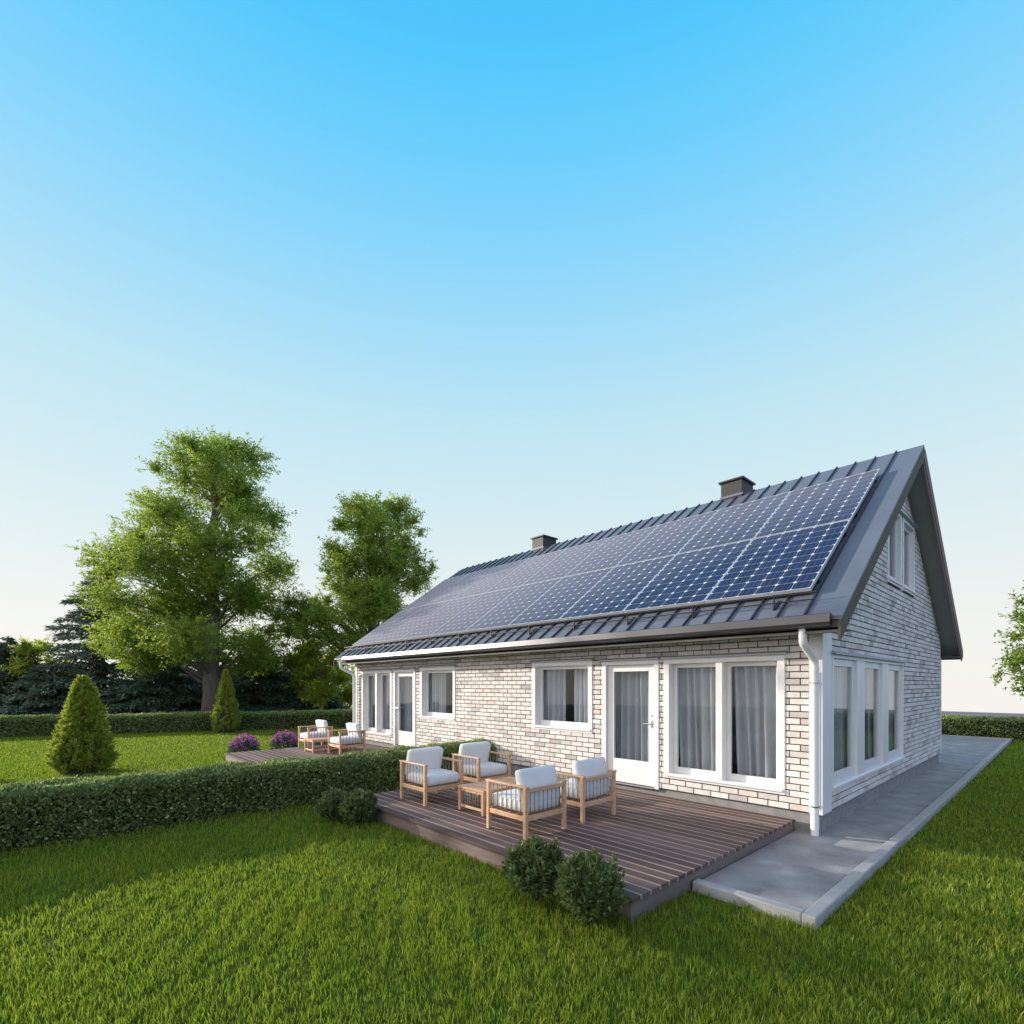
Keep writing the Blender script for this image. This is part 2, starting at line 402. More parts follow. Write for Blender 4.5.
cd = bpy.data.cameras.new('camera'); co = bpy.data.objects.new('camera', cd); col.objects.link(co); sc.camera = co
cd.sensor_width = 36; cd.lens = F / 1024 * 36; cd.shift_y = (CY - 512) / 1024; cd.clip_end = 3000; cd.clip_start = .05
co.location = CAM
co.rotation_euler = (R(90), 0, math.atan2(-FWD[0], FWD[1]))
sc.view_settings.view_transform = 'Standard'; sc.view_settings.look = 'None'; sc.view_settings.exposure = .35; sc.view_settings.gamma = 1
sc.cycles.use_denoising = True
sc.cycles.max_bounces = 8; sc.cycles.transparent_max_bounces = 12

# ------------------------------------------------------------------ ground
g = MB(); rings = [0, 3, 8, 20, 36, 42, 46, 52, 62, 90, 160, 400, 1200]; zs = [0, 0, 0, 0, 0, -.0, -.12, -.7, -2.2, -8, -24, -80, -240]
n = 72; vs = [(0, 0, -.012)]
for r_, z_ in zip(rings[1:], zs[1:]):
    for j in range(n):
        a = 2 * math.pi * j / n
        wob = 1 + .02 * math.sin(3 * a + r_)
        vs.append((r_ * wob * math.cos(a), r_ * wob * math.sin(a), z_ - .012 + (.05 * math.sin(7 * a) if r_ > 40 else 0)))
fs = [(0, 1 + j, 1 + (j + 1) % n) for j in range(n)]
for k in range(len(rings) - 2):
    b0 = 1 + k * n; b1 = b0 + n
    for j in range(n): fs.append((b0 + j, b1 + j, b1 + (j + 1) % n, b0 + (j + 1) % n))
g.add(vs, fs); o = g.build('field', M['field'], smooth=True); tag(o, kind='structure')
g = MB(); g.add([(-30, -26, 0), (26, -26, 0), (26, 18.7, 0), (-22, 18.7, 0)], [(0, 1, 2, 3)])
o = g.build('lawn', M['soil']); tag(o, kind='structure')

# path and kerbs (real steps)
g = MB(); g.box(-.30, .655, -2.63, 17.45, -.05, .06); g.box(-16, -.30, 8.6, 17.45, -.05, .06)
o = g.build('path', M['concrete']); tag(o, kind='structure')
g = MB(); g.box(.655, .765, -2.745, 17.45, -.05, .10); g.box(-.30, .655, -2.745, -2.63, -.05, .10); g.box(-16, .765, 17.45, 17.56, -.05, .10)
o = g.build('kerb', M['kerb'], bevel=.012); tag(o, kind='structure')

# ------------------------------------------------------------------ house
L = 12.93; W = 8.8; ZP = .31; OV = .36; EO = .52; RZ = 6.28; KS = .7154; RY = W / 2
EZ = 2.76
def roofz(y): return RZ - KS * abs(y - RY)      # top of the sheet roof
house = thing('house', 'long white brick semi-detached house with dark sheet-metal gable roof and white windows', 'house', (-6.465, 4.4, 0))

fm = lambda u, z, d: (u, -d, z)                 # front wall:  u = x, d outward
gm = lambda u, z, d: (d, u, z)                  # right gable: u = y
bm_ = lambda u, z, d: (u, W + d, z)             # back wall
lm = lambda u, z, d: (-L - d, u, z)             # left gable

def cells(u0, u1, z0, top, holes, extra=()):
    us = sorted(set([u0, u1, *extra] + [h[i] for h in holes for i in (0, 1)])); us = [u for u in us if u0 <= u <= u1]
    res = []
    for a, b in zip(us, us[1:]):
        mid = (a + b) / 2
        hs = sorted([(h[2], h[3]) for h in holes if h[0] <= mid <= h[1]])
        z = z0
        for h0, h1 in hs:
            res.append((a, b, z, z, h0, h0)); z = h1
        res.append((a, b, z, z, top(a), top(b)))
    return res

def clip_top(poly, top):
    """clip polygon [(u,z)] by z < top(u); top is linear on each side of the ridge"""
    outp = []
    for i in range(len(poly)):
        p, q = poly[i], poly[(i + 1) % len(poly)]
        dp, dq = top(p[0]) - p[1], top(q[0]) - q[1]
        if dp >= 0: outp.append(p)
        if (dp >= 0) != (dq >= 0):
            t = dp / (dp - dq); outp.append((p[0] + (q[0] - p[0]) * t, p[1] + (q[1] - p[1]) * t))
    return outp

def brick_wall(name, mp, u0, u1, z0, top, holes, flip, bricks=True, extra=(), bu0=None, bu1=None, T=.185):
    m = MB()
    for a, b, za, zb, ta, tb in cells(u0, u1, z0, top, holes, extra):
        c = [mp(a, za, -T), mp(b, zb, -T), mp(b, zb, 0), mp(a, za, 0), mp(a, ta, -T), mp(b, tb, -T), mp(b, tb, 0), mp(a, ta, 0)]
        m.hexa(c, 0)
    if bricks:
        RH = .0868; BL = .27; J = .0135; PR = .011
        bu0 = u0 if bu0 is None else bu0; bu1 = u1 if bu1 is None else bu1
        row = 0; z = z0 + .004
        zmax = max(top(u0), top(u1), top((u0 + u1) / 2))
        while z < zmax:
            off = (row % 2) * BL / 2
            u = bu0 - BL + (off if off else 0)
            while u < bu1:
                a, b = max(u + J / 2, bu0), min(u + BL - J / 2, bu1); c, d = z + J / 2, z + RH - J / 2
                u += BL
                if b - a < .02: continue
                segs = [(a, b)]
                for h in holes:
                    if h[3] <= c + .012 or h[2] >= d - .012: continue
                    ns = []
                    for s0, s1 in segs:
                        if h[1] <= s0 or h[0] >= s1: ns.append((s0, s1)); continue
                        if h[0] > s0: ns.append((s0, h[0]))
                        if h[1] < s1: ns.append((h[1], s1))
                    segs = ns
                for s0, s1 in segs:
                    if s1 - s0 < .015: continue
                    poly = clip_top([(s0, c), (s1, c), (s1, d), (s0, d)], top)
                    if len(poly) < 3: continue
                    pr = PR + random.uniform(-.002, .002); e = .003
                    cu = sum(p[0] for p in poly) / len(poly); cz = sum(p[1] for p in poly) / len(poly)
                    k = len(poly)
                    base = [mp(p[0], p[1], -.004) for p in poly]; mid = [mp(p[0], p[1], pr - .004) for p in poly]
                    tops = [mp(p[0] + (e if p[0] < cu else -e), p[1] + (e if p[1] < cz else -e), pr) for p in poly]
                    fs = [tuple(range(2 * k, 3 * k))]
                    for i in range(k):
                        j = (i + 1) % k
                        fs.append((i, j, k + j, k + i)); fs.append((k + i, k + j, 2 * k + j, 2 * k + i))
                    if flip: fs = [f[::-1] for f in fs]
                    m.add(base + mid + tops, fs, 1)
            z += RH; row += 1
    o = m.build(name, [M['mortar'] if bricks else M['brick'], M['brick']], house)
    bmn = bmesh.new(); bmn.from_mesh(o.data); bmesh.ops.recalc_face_normals(bmn, faces=bmn.faces); bmn.to_mesh(o.data); bmn.free()
    return o

# openings (u0,u1,z0,z1)
MIR = lambda a, b: (-L - b, -L - a)
big = (-2.23, -.43, .50, 2.37); door = (-3.44, -2.32, .29, 2.37); mid_ = (-5.18, -3.66, 1.09, 2.40)
fronts = []
for (a, b, c, d) in (big, door, mid_):
    fronts.append((a, b, c, d)); fronts.append((*MIR(a, b), c, d))
holes = [(a + .02, b - .02, c + .02, d - .02) for a, b, c, d in fronts]
gw = (.36, 4.62, .56, 2.37); up1 = (3.42, 4.46, 3.74, 5.10); up2 = (4.58, 5.63, 3.74, 5.10)
gholes = [(a + .02, b - .02, c + .02, d - .02) for a, b, c, d in (gw, up1, up2)]
ftop = lambda u: 2.66
brick_wall('front_wall', fm, -L, 0, ZP, ftop, holes, False, bu0=-L + .13, bu1=-.145)
gtop = lambda u: min(roofz(u) - .20, RZ - .2)
brick_wall('gable_wall', gm, .001, W, ZP, gtop, gholes, False, extra=(RY,), bu0=.345, bu1=W - .05, T=.12)
brick_wall('back_wall', bm_, -L, 0, ZP, ftop, [], False, bricks=False)
brick_wall('gable_wall', lm, .001, W, ZP, gtop, [], False, bricks=False, extra=(RY,))

m = MB(); m.box(-L + .03, -.03, .03, W - .03, -.1, ZP - .003); m.build('plinth', M['plinth'], house)
# rooms behind the glass
m = MB(); m.box(-L + .15, -.15, 3.2, 3.3, ZP + .02, 2.6); m.box(-6.52, -6.41, .15, 3.19, ZP + .02, 2.6); m.box(-4.0, -3.9, .9, 3.19, ZP + .02, 2.6); m.box(-9.05, -8.95, .9, 3.19, ZP + .02, 2.6)
m.box(-3.2, -3.1, 3.31, W - .15, ZP + .02, 2.6)
m.build('interior_wall', M['interior'], house)
m = MB(); m.box(-L + .15, -.15, .15, W - .15, ZP, ZP + .015); m.build('interior_floor', M['dark_wood'], house)
m = MB(); m.box(-L + .15, -.15, .15, W - .15, 2.605, 2.63); m.build('ceiling', M['interior'], house)
m = MB(); m.box(-2.6, -2.5, 2.2, W - 2.2, 2.64, 4.4); m.build('interior_wall', M['interior'], house)

# corner boards
m = MB(); m.box(-.14, -.0005, -.02, 0, ZP, 2.62); m.box(0, .02, -.02, .345, ZP, 2.70); m.build('corner_board', M['white_paint'], house, bevel=.003)
m = MB(); m.box(-L, -L + .125, -.02, 0, ZP, 2.62); m.box(-L - .02, -L, -.02, .345, ZP, 2.62); m.build('corner_board', M['white_paint'], house, bevel=.003)
m = MB(); m.box(0, .018, W - .05, W + .02, ZP, 2.60); m.build('corner_board', M['white_paint'], house, bevel=.003)
def bx(m, mp, u0, u1, z0, z1, d0, d1, mi=0):
    c = [mp(u0, z0, d0), mp(u1, z0, d0), mp(u1, z0, d1), mp(u0, z0, d1), mp(u0, z1, d0), mp(u1, z1, d0), mp(u1, z1, d1), mp(u0, z1, d1)]
    xs = [p[0] for p in c]; ys = [p[1] for p in c]; zs_ = [p[2] for p in c]
    m.box(min(xs), max(xs), min(ys), max(ys), min(zs_), max(zs_), mi)

def make_window(mp, u0, u1, z0, z1, lights, casing=.095, sashw=.062, sill=True, flash=True, bottom=.075, mull=.09, dep=0.0, D0=-.175):
    """casing (the part) > sash, pane, sill, flashing"""
    m = MB(); D1 = .024
    bx(m, mp, u0, u0 + casing, z0, z1, D0, D1); bx(m, mp, u1 - casing, u1, z0, z1, D0, D1)
    bx(m, mp, u0 + casing, u1 - casing, z1 - casing * .8, z1, D0, D1 - .001); bx(m, mp, u0 + casing, u1 - casing, z0, z0 + bottom, D0, D1 - .001)
    iu0, iu1 = u0 + casing, u1 - casing; iz0, iz1 = z0 + bottom, z1 - casing * .8
    step = (iu1 - iu0 + mull) / lights; spans = []
    for k in range(lights):
        a = iu0 + k * step; spans.append((a, a + step - mull))
        if k: bx(m, mp, a - mull, a, iz0, iz1, D0, D1 - .002)
    win = m.build('window', M['white_paint'], house, bevel=.004)
    for a, b in spans:
        s = MB(); d0, d1 = -.165 + dep, -.112 + dep
        bx(s, mp, a + .002, a + sashw, iz0 + .002, iz1 - .002, d0, d1); bx(s, mp, b - sashw, b - .002, iz0 + .002, iz1 - .002, d0, d1)
        bx(s, mp, a + sashw, b - sashw, iz0 + .002, iz0 + sashw + .035, d0, d1 + .001); bx(s, mp, a + sashw, b - sashw, iz1 - sashw, iz1 - .002, d0, d1 + .001)
        s.build('sash', M['white_paint'], win, bevel=.003)
        g_ = MB(); bx(g_, mp, a + sashw - .004, b - sashw + .004, iz0 + sashw + .03, iz1 - sashw + .004, -.142 + dep, -.136 + dep); g_.build('pane', M['glass'], win)
    if sill:
        s = MB(); pr = .05
        c = [mp(u0 + casing, iz0 - .02, D1), mp(u1 - casing, iz0 - .02, D1), mp(u1 - casing, iz0 + .002, -.07), mp(u0 + casing, iz0 + .002, -.07)]
        s.add([mp(u0 + .03, iz0 - .035, D1), mp(u1 - .03, iz0 - .035, D1), mp(u1 - .03, iz0 - .035, pr), mp(u0 + .03, iz0 - .035, pr),
               mp(u0 + .03, iz0 + .003, D1), mp(u1 - .03, iz0 + .003, D1), mp(u1 - .03, iz0 - .018, pr), mp(u0 + .03, iz0 - .018, pr)],
              [(0, 3, 2, 1), (4, 5, 6, 7), (0, 1, 5, 4), (1, 2, 6, 5), (2, 3, 7, 6), (3, 0, 4, 7)])
        s.build('sill', M['white_paint'], win)
    if flash:
        s = MB(); pr = .075
        s.add([mp(u0 - .03, z1 + .002, -.005), mp(u1 + .03, z1 + .002, -.005), mp(u1 + .03, z1 + .002, pr), mp(u0 - .03, z1 + .002, pr),
               mp(u0 - .03, z1 + .06, -.005), mp(u1 + .03, z1 + .06, -.005), mp(u1 + .03, z1 + .022, pr), mp(u0 - .03, z1 + .022, pr)],
              [(0, 3, 2, 1), (4, 5, 6, 7), (0, 1, 5, 4), (1, 2, 6, 5), (2, 3, 7, 6), (3, 0, 4, 7)])
        s.build('flashing', M['grey_metal'], win)
    return win, spans

def make_door(u0, u1, z0, z1, mirror):
    mp = fm; c = .085
    m = MB(); bx(m, mp, u0, u0 + c, z0, z1, -.13, .024); bx(m, mp, u1 - c, u1, z0, z1, -.13, .024); bx(m, mp, u0 + c, u1 - c, z1 - .07, z1, -.13, .023)
    fr = m.build('door_frame', M['white_paint'], house, bevel=.004)
    a, b = u0 + c + .004, u1 - c - .004
    la, lb = (a, b)
    st0, st1 = (.125, .125); d0, d1 = -.085, -.03
    m = MB(); zb, zt = z0 + .015, z1 - .074
    bx(m, mp, la, la + st0, zb, zt, d0, d1); bx(m, mp, lb - st1, lb, zb, zt, d0, d1)
    bx(m, mp, la + st0, lb - st1, zb, .70, d0, d1 - .0005); bx(m, mp, la + st0, lb - st1, 2.19, zt, d0, d1 - .0005)
    dr = m.build('door', M['white_paint'], house, bevel=.003)
    g_ = MB(); bx(g_, mp, la + st0 - .005, lb - st1 + .005, .695, 2.195, -.06, -.054); g_.build('pane', M['glass'], dr)
    hx = (la + .06) if mirror else (lb - .06); sg = 1 if mirror else -1
    h = MB(); h.tube([(hx, .03, 1.33), (hx, -.02, 1.33), (hx + sg * .012, -.032, 1.33), (hx + sg * .13, -.034, 1.33)], [.011, .011, .011, .009], 8)
    h.build('handle', M['steel'], dr, smooth=False)
    h = MB(); bx(h, mp, hx - .018, hx + .018, 1.26, 1.38, d1, d1 + .008); h.build('handle_plate', M['steel'], dr)
    h = MB(); h.tube([(hx, .03, 1.46), (hx, .015, 1.46)], .016, 10); h.build('lock', M['steel'], dr)
    s = MB(); pr = .075
    s.add([mp(u0 - .03, z1 + .002, -.005), mp(u1 + .03, z1 + .002, -.005), mp(u1 + .03, z1 + .002, pr), mp(u0 - .03, z1 + .002, pr),
           mp(u0 - .03, z1 + .06, -.005), mp(u1 + .03, z1 + .06, -.005), mp(u1 + .03, z1 + .022, pr), mp(u0 - .03, z1 + .022, pr)],
          [(0, 3, 2, 1), (4, 5, 6, 7), (0, 1, 5, 4), (1, 2, 6, 5), (2, 3, 7, 6), (3, 0, 4, 7)])
    s.build('flashing', M['grey_metal'], fr)
    s = MB(); bx(s, mp, u0 + c, u1 - c, z0 - .0, z0 + .012, -.12, .05); s.build('threshold', M['grey_metal'], fr)
    return a + st0, b - st1

for mirrored in (False, True):
    q = (lambda a, b: MIR(a, b)) if mirrored else (lambda a, b: (a, b))
    a, b = q(*big[:2]); make_window(fm, a, b, big[2], big[3], 2, mull=.10)
    a, b = q(*mid_[:2]); make_window(fm, a, b, mid_[2], mid_[3], 1)
    a, b = q(*door[:2]); make_door(a, b, door[2], door[3], mirrored)
make_window(gm, *gw, 3, mull=.40, casing=.06, sashw=.10, dep=.095, D0=-.11)
make_window(gm, *up1, 1, casing=.08, dep=.07, D0=-.11); make_window(gm, *up2, 1, casing=.08, dep=.07, D0=-.11)

# curtains hang inside: things of their own
def curtain(mp, u0, u1, z0, z1, d, label, folds=None, amp=.058, name='curtain', skew=0.0):
    wv = u1 - u0; folds = folds or max(2, int(wv / .125)); nu = folds * 10 + 1; nz = 8
    ph = random.uniform(0, 6); V = []; Fc = []
    for j in range(nz):
        t = j / (nz - 1)
        for i in range(nu):
            s = i / (nu - 1)
            k = 2 * math.pi * folds * s + ph
            dd = d + amp * (1 - .25 * t) * math.sin(k + .6 * math.sin(k * .37 + ph)) + .012 * math.sin(k * .31 + 2 * t)
            u = u0 + wv * s + .008 * math.sin(5 * t + k * .5) + skew * (1 - t) * (1 - s)
            V.append(mp(u, z0 + (z1 - z0) * t, dd))
    for j in range(nz - 1):
        for i in range(nu - 1): Fc.append((j * nu + i, j * nu + i + 1, (j + 1) * nu + i + 1, (j + 1) * nu + i))
    m = MB(); m.add(V, Fc); o = m.build(name, M['curtain'], smooth=True)
    so_ = o.modifiers.new('cloth', 'SOLIDIFY'); so_.thickness = .003
    tag(o, label, 'curtain', 'grey curtains behind the windows')
    return o
CZ0, CZ1, CD = ZP + .05, 2.5, -.255
curtain(fm, -2.13, -1.32, CZ0, CZ1, CD, 'grey curtain behind the left pane of the tall two-pane window by the downpipe', skew=.08)
curtain(fm, -1.27, -.42, CZ0, CZ1, CD, 'grey curtain behind the right pane of the tall two-pane window by the downpipe', skew=.10)
curtain(fm, -3.5, -2.42, CZ0, CZ1, CD, 'grey curtain filling the glass of the door behind the nearer deck')
curtain(fm, -5.22, -4.52, CZ0, CZ1, CD, 'left grey curtain of the square window beside the nearer door', amp=.045)
curtain(fm, -4.26, -3.75, CZ0, CZ1, CD, 'right grey curtain of the square window beside the nearer door')
a, b = MIR(-4.75, -4.1); curtain(fm, a - .55, b - .35, CZ0, CZ1, CD, 'grey curtain in the square window next to the far door')
a, b = MIR(-3.34, -2.95); curtain(fm, a - .62, b - .45, CZ0, CZ1, CD, 'narrow grey curtain behind the glass of the far door')
a, b = MIR(-1.30, -.5); curtain(fm, a - .35, b - .62, CZ0, CZ1, CD, 'grey curtain behind the left pane of the far two-pane window')
a, b = MIR(-2.15, -1.5); curtain(fm, a - .35, b - .50, CZ0, CZ1, CD, 'grey curtain behind the right pane of the far two-pane window')
curtain(gm, .46, 1.75, CZ0, CZ1, -.17, 'pale curtain behind the first gable window pane next to the downpipe')
curtain(gm, 2.75, 3.45, CZ0, CZ1, -.17, 'pale curtain in the middle pane of the gable window')
curtain(gm, 3.65, 4.75, CZ0, CZ1, -.17, 'pale curtain in the rearmost pane of the gable window')

# ---- roof
m = MB(); TH = .17
x0, x1 = -L - OV, OV
def slab(m, xa, xb, ya, yb, t0, t1, mi=0):
    """roof slab between two offsets below the top plane"""
    za, zb = roofz(ya), roofz(yb)
    if ya > yb: ya, yb, za, zb = yb, ya, zb, za
    m.hexa([(xa, ya, za - t1), (xb, ya, za - t1), (xb, yb, zb - t1), (xa, yb, zb - t1), (xa, ya, za - t0), (xb, ya, za - t0), (xb, yb, zb - t0), (xa, yb, zb - t0)], mi)
slab(m, x0, x1, -EO, RY, 0, .03); slab(m, x0, x1, RY, W + EO, 0, .03)
roof = m.build('roof', M['roof'], house)
m = MB()
k = 0
while -.05 - .322 * k > x0 + .05:
    xx = -.05 - .322 * k; k += 1
    for ya, yb in ((-EO + .01, RY), (RY, W + EO - .01)):
        slab(m, xx - .011, xx + .011, ya, yb, -.032, -.001)
m.build('standing_seam', M['seam'], roof)
# verge flashing along both gable edges (top strip)
for s, xa, xb in ((1, x1 - .14, x1 + .004), (-1, x0 - .004, x0 + .14)):
    m = MB(); slab(m, xa, xb, -EO - .005, RY - .1, -.012, -.002); slab(m, xa, xb, RY + .1, W + EO, -.012, -.002)
    m.build('verge_flashing', M['roof'], roof)
# soffit boards under the overhang, structure
m = MB(); slab(m, x0 + .02, x1 - .03, -EO + .04, RY, .032, .15); slab(m, x0 + .02, x1 - .03, RY, W + EO - .04, .032, .15)
m.build('soffit', M['soffit'], roof)
# barge boards
for s, xo in ((1, x1), (-1, x0)):
    a, b = (xo - .028, xo) if s > 0 else (xo, xo + .028)
    m = MB(); slab(m, a, b, -EO - .03, RY, .031, .26); m.build('bargeboard', M['barge'], roof)
    m = MB(); slab(m, a, b, RY, W + EO + .03, .031, .10); m.build('bargeboard', M['dark_wood'], roof)
    c, d = (b - .016, b - .004) if s > 0 else (a + .004, a + .016)
    m = MB(); slab(m, c, d, RY, W + EO + .01, .10, .155); m.build('verge_trim', M['pink_wood'], roof)
    c, d = (b - .028, b - .012) if s > 0 else (a + .012, a + .028)
    m = MB(); slab(m, c, d, RY, W + EO, .155, .21); m.build('bargeboard', M['dark_wood'], roof)
    c, d = (b - .036, b - .02) if s > 0 else (a + .02, a + .036)
    m = MB(); slab(m, c, d, RY, W + EO - .02, .21, .24); m.build('verge_trim', M['pink_wood'], roof)
# boxed eaves: front and back soffit + fascia
for sgn, yw, ye in ((-1, 0, -EO + .03), (1, W, W + EO - .03)):
    m = MB(); m.box(x0 + .03, x1 - .035, min(yw + sgn * .03, ye), max(yw + sgn * .03, ye), 2.615, 2.64); m.build('eaves_soffit', M['soffit_dark'], roof)
    m = MB(); yy = ye; m.box(x0 + .03, x1 - .035, min(yy, yy - sgn * .022), max(yy, yy - sgn * .022), 2.58, 2.735); m.build('eaves_fascia', M['soffit_dark'], roof)
    # gutter: half-round trough with a tall flat face
    pts = []; gy = ye + sgn * .005
    prof = [(0, 2.785), (.0, 2.69), (.02, 2.662), (.06, 2.652), (.095, 2.668), (.108, 2.70), (.097, 2.795), (.086, 2.803), (.084, 2.79), (.096, 2.705), (.088, 2.682), (.06, 2.668), (.026, 2.675), (.012, 2.70), (.012, 2.785)]
    ga, gb = -12.62, .26
    m = MB(); kk = len(prof); vs = [(xx, gy + sgn * p[0], p[1]) for xx in (ga, gb) for p in prof]
    fs = [(i, (i + 1) % kk, kk + (i + 1) % kk, kk + i) for i in range(kk)]
    m.add(vs, fs)
    for xx in (ga, gb - .004):
        ring = [(xx, gy + sgn * p[0], p[1]) for p in prof[:8]]; ring2 = [(xx + .004, v[1], v[2]) for v in ring]
        m.add(ring + ring2, [tuple(range(8)), tuple(range(15, 7, -1))] + [(i, i + 1, 9 + i, 8 + i) for i in range(7)])
    gt = m.build('gutter', M['gutter'], roof)
    bmn = bmesh.new(); bmn.from_mesh(gt.data); bmesh.ops.recalc_face_normals(bmn, faces=bmn.faces); bmn.to_mesh(gt.data); bmn.free()
# downpipes
for xp, sg in ((-.045, 1), (-12.80, -1)):
    xo_ = -.07 if sg > 0 else -12.98
    m = MB(); y0p = -.46
    path = [(xo_, y0p, 2.66), (xo_, y0p, 2.55), (xo_, y0p + .005, 2.50), (xo_, y0p + .03, 2.46), (xp + (xo_ - xp) * .3, -.16, 2.31), (xp, -.12, 2.265), (xp, -.11, 2.20), (xp, -.11, .065)]
    m.tube(path, .047, 16); m.tube([(xo_, y0p, 2.63), (xo_, y0p, 2.61)], .052, 16)
    m.tube([(xp, -.11, 2.18), (xp, -.11, 2.14)], .051, 16)
    dp = m.build('downpipe', M['pipe_white'], house, smooth=True)
    em = dp.modifiers.new('edge', 'EDGE_SPLIT'); em.split_angle = R(50)
    for zc in (1.98, .42):
        m = MB(); m.tube([(xp, -.11, zc), (xp, -.11, zc + .02)], .053, 16); m.box(xp - .012, xp + .012, -.07, -.02, zc + .001, zc + .019)
        m.build('clip', M['steel'], dp)
# white side strap beside the pipe
m = MB(); m.tube([(.0, -.045, 2.12), (.0, -.045, .38)], .012, 8); m.build('cable_conduit', M['pipe_white'], house)
# snow guard
sg_ = MB(); yg = -.29
nrm = Vector((0, -KS, 1)).normalized()
def up_(x, y, h): return Vector((x, y, roofz(y) + h))
sg_.tube([up_(-L - .15, yg, .185), up_(.02, yg, .185)], .010, 8); gd = sg_.build('snow_guard', M['black_metal'], roof)
sg_ = MB(); sg_.tube([up_(-L - .15, yg, .10), up_(.02, yg, .10)], .009, 8); sg_.build('snow_guard_rail', M['black_metal'], gd)
for k in range(12):
    xx = -.47 - 1.13 * k
    m = MB(); m.bar(up_(xx, yg + .012, -.005), up_(xx, yg + .012, .20), .03, .010, (1, 0, 0)); m.build('bracket', M['black_metal'], gd)
    m = MB(); m.bar(up_(xx, yg + .02, .008), up_(xx, yg + .20, .008), .045, .012); m.build('bracket_foot', M['black_metal'], gd)
# chimneys
for xa, xb in ((-3.30, -2.82), (-9.41, -8.93)):
    m = MB(); m.box(xa, xb, RY - .18, RY + .42, 5.7, 6.555); ch = m.build('chimney', M['chimney'], roof, bevel=.006)
    m = MB(); m.box(xa - .045, xb + .045, RY - .22, RY + .46, 6.557, 6.60); m.build('chimney_cap', M['black_metal'], ch, bevel=.006)
    m = MB(); m.box(xa - .02, xb + .02, RY - .195, RY + .435, 6.20, 6.25); m.build('chimney_flashing', M['roof'], ch)

# ---- solar panels: each one a thing on the roof
PW = 1.427; ROWS = ((-.045, 1.695), (1.715, 3.46)); UPN = ['first', 'second', 'third', 'fourth', 'fifth', 'sixth', 'seventh', 'eighth', 'ninth']
proto = None
def solar_panel():
    ya, yb = ROWS[0]; x1p = -.09; x0p = x1p - PW + .008
    root = bpy.data.objects.new('solar_panel', None); col.objects.link(root)
    cx, cy = (x0p + x1p) / 2, ya; root.location = (cx, cy, roofz(cy))
    h0, h1 = .075, .12; sl_ = Vector((0, 1, KS)).normalized(); ln = (yb - ya) * math.sqrt(1 + KS * KS)
    def P(u, v, h): return Vector((x0p + u, ya, roofz(ya))) + sl_ * v + nrm * h
    wv = x1p - x0p; fw = .014
    m = MB()
    for (u0, u1, v0, v1) in ((0, wv, 0, fw), (0, wv, ln - fw, ln), (0, fw, fw, ln - fw), (wv - fw, wv, fw, ln - fw)):
        m.hexa([P(u0, v0, h0), P(u1, v0, h0), P(u1, v1, h0), P(u0, v1, h0), P(u0, v0, h1), P(u1, v0, h1), P(u1, v1, h1), P(u0, v1, h1)])
    m.build('panel_frame', M['alu'], root)
    m = MB(); e = fw
    m.add([P(e, e, h1 - .004), P(wv - e, e, h1 - .004), P(wv - e, ln - e, h1 - .004), P(e, ln - e, h1 - .004), P(e, e, h0 + .01), P(wv - e, e, h0 + .01), P(wv - e, ln - e, h0 + .01), P(e, ln - e, h0 + .01)],
          [(0, 1, 2, 3), (4, 7, 6, 5)])
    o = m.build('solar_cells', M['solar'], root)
    uvl = o.data.uv_layers.new(name='UVMap')
    for li, uvv in enumerate(((0, 0), (6, 0), (6, 10), (0, 10), (0, 0), (0, 10), (6, 10), (6, 0))): uvl.data[li].uv = uvv
    for v in (.35, ln - .35):
        m = MB(); m.bar(P(-.004, v, .045), P(wv + .004, v, .045), .04, .06, nrm); m.build('mounting_rail', M['black_metal'], root)
    return root
def copy_tree(o, parent=None):
    c = o.copy(); col.objects.link(c)
    if parent is not None: c.parent = parent
    for chd in list(o.children): copy_tree(chd, c)
    return c
proto = solar_panel(); base = proto.location.copy()
for r_ in range(2):
    for k in range(9):
        o = proto if (r_ == 0 and k == 0) else copy_tree(proto)
        dy = ROWS[r_][0] - ROWS[0][0]
        o.location = base + Vector((-PW * k, dy, KS * dy))
        where = ('nearest the right gable end' if k == 0 else 'at the far left end' if k == 8 else UPN[k] + ' from the right gable end')
        tag(o, 'blue solar panel of the %s roof row, %s' % (('lower', 'upper')[r_], where), 'solar panel', 'solar panels on the roof')

# ------------------------------------------------------------------ decks
def deck(x0, x1, label):
    y0, y1 = -3.745, -.03
    t = thing('timber_deck', label, 'deck', ((x0 + x1) / 2, (y0 + y1) / 2, 0), 'timber decks along the house')
    m = MB(); s = MB(); p = .1485; k = 0; y = y0
    while y < y1 - .01:
        b = min(y + p - .026, y1)
        m.box(x0, x1, y, b, .178, .21); y += p
        if y < y1: s.box(x0 + .002, x1 - .002, b + .0005, y - .0005, .172, .2085)
    m.build('boards', M['deck'], t, bevel=.004)
    s.build('groove_strips', M['deck_strip'], t)
    m = MB(); m.box(x0 + .03, x1 - .03, y0 + .03, y0 + .055, -.03, .165); m.build('front_fascia', M['fascia'], t)
    m = MB(); m.box(x1 - .055, x1 - .03, y0 + .056, y1, -.03, .165); m.build('side_fascia', M['fascia'], t)
    m = MB(); m.box(x0 + .03, x0 + .055, y0 + .056, y1, -.03, .165); m.build('side_fascia', M['fascia'], t)
    m = MB(); m.box(x0 + .06, x1 - .06, y0 + .06, y1, .10, .171); m.build('joists', M['dark_wood'], t)
    return t
deck(-5.5, -.29, 'brown plank deck with four armchairs beside the grey path, nearer of the two')
deck(-12.62, -7.42, 'brown plank deck beyond the hedge with flowering plants at its end, farther of the two')

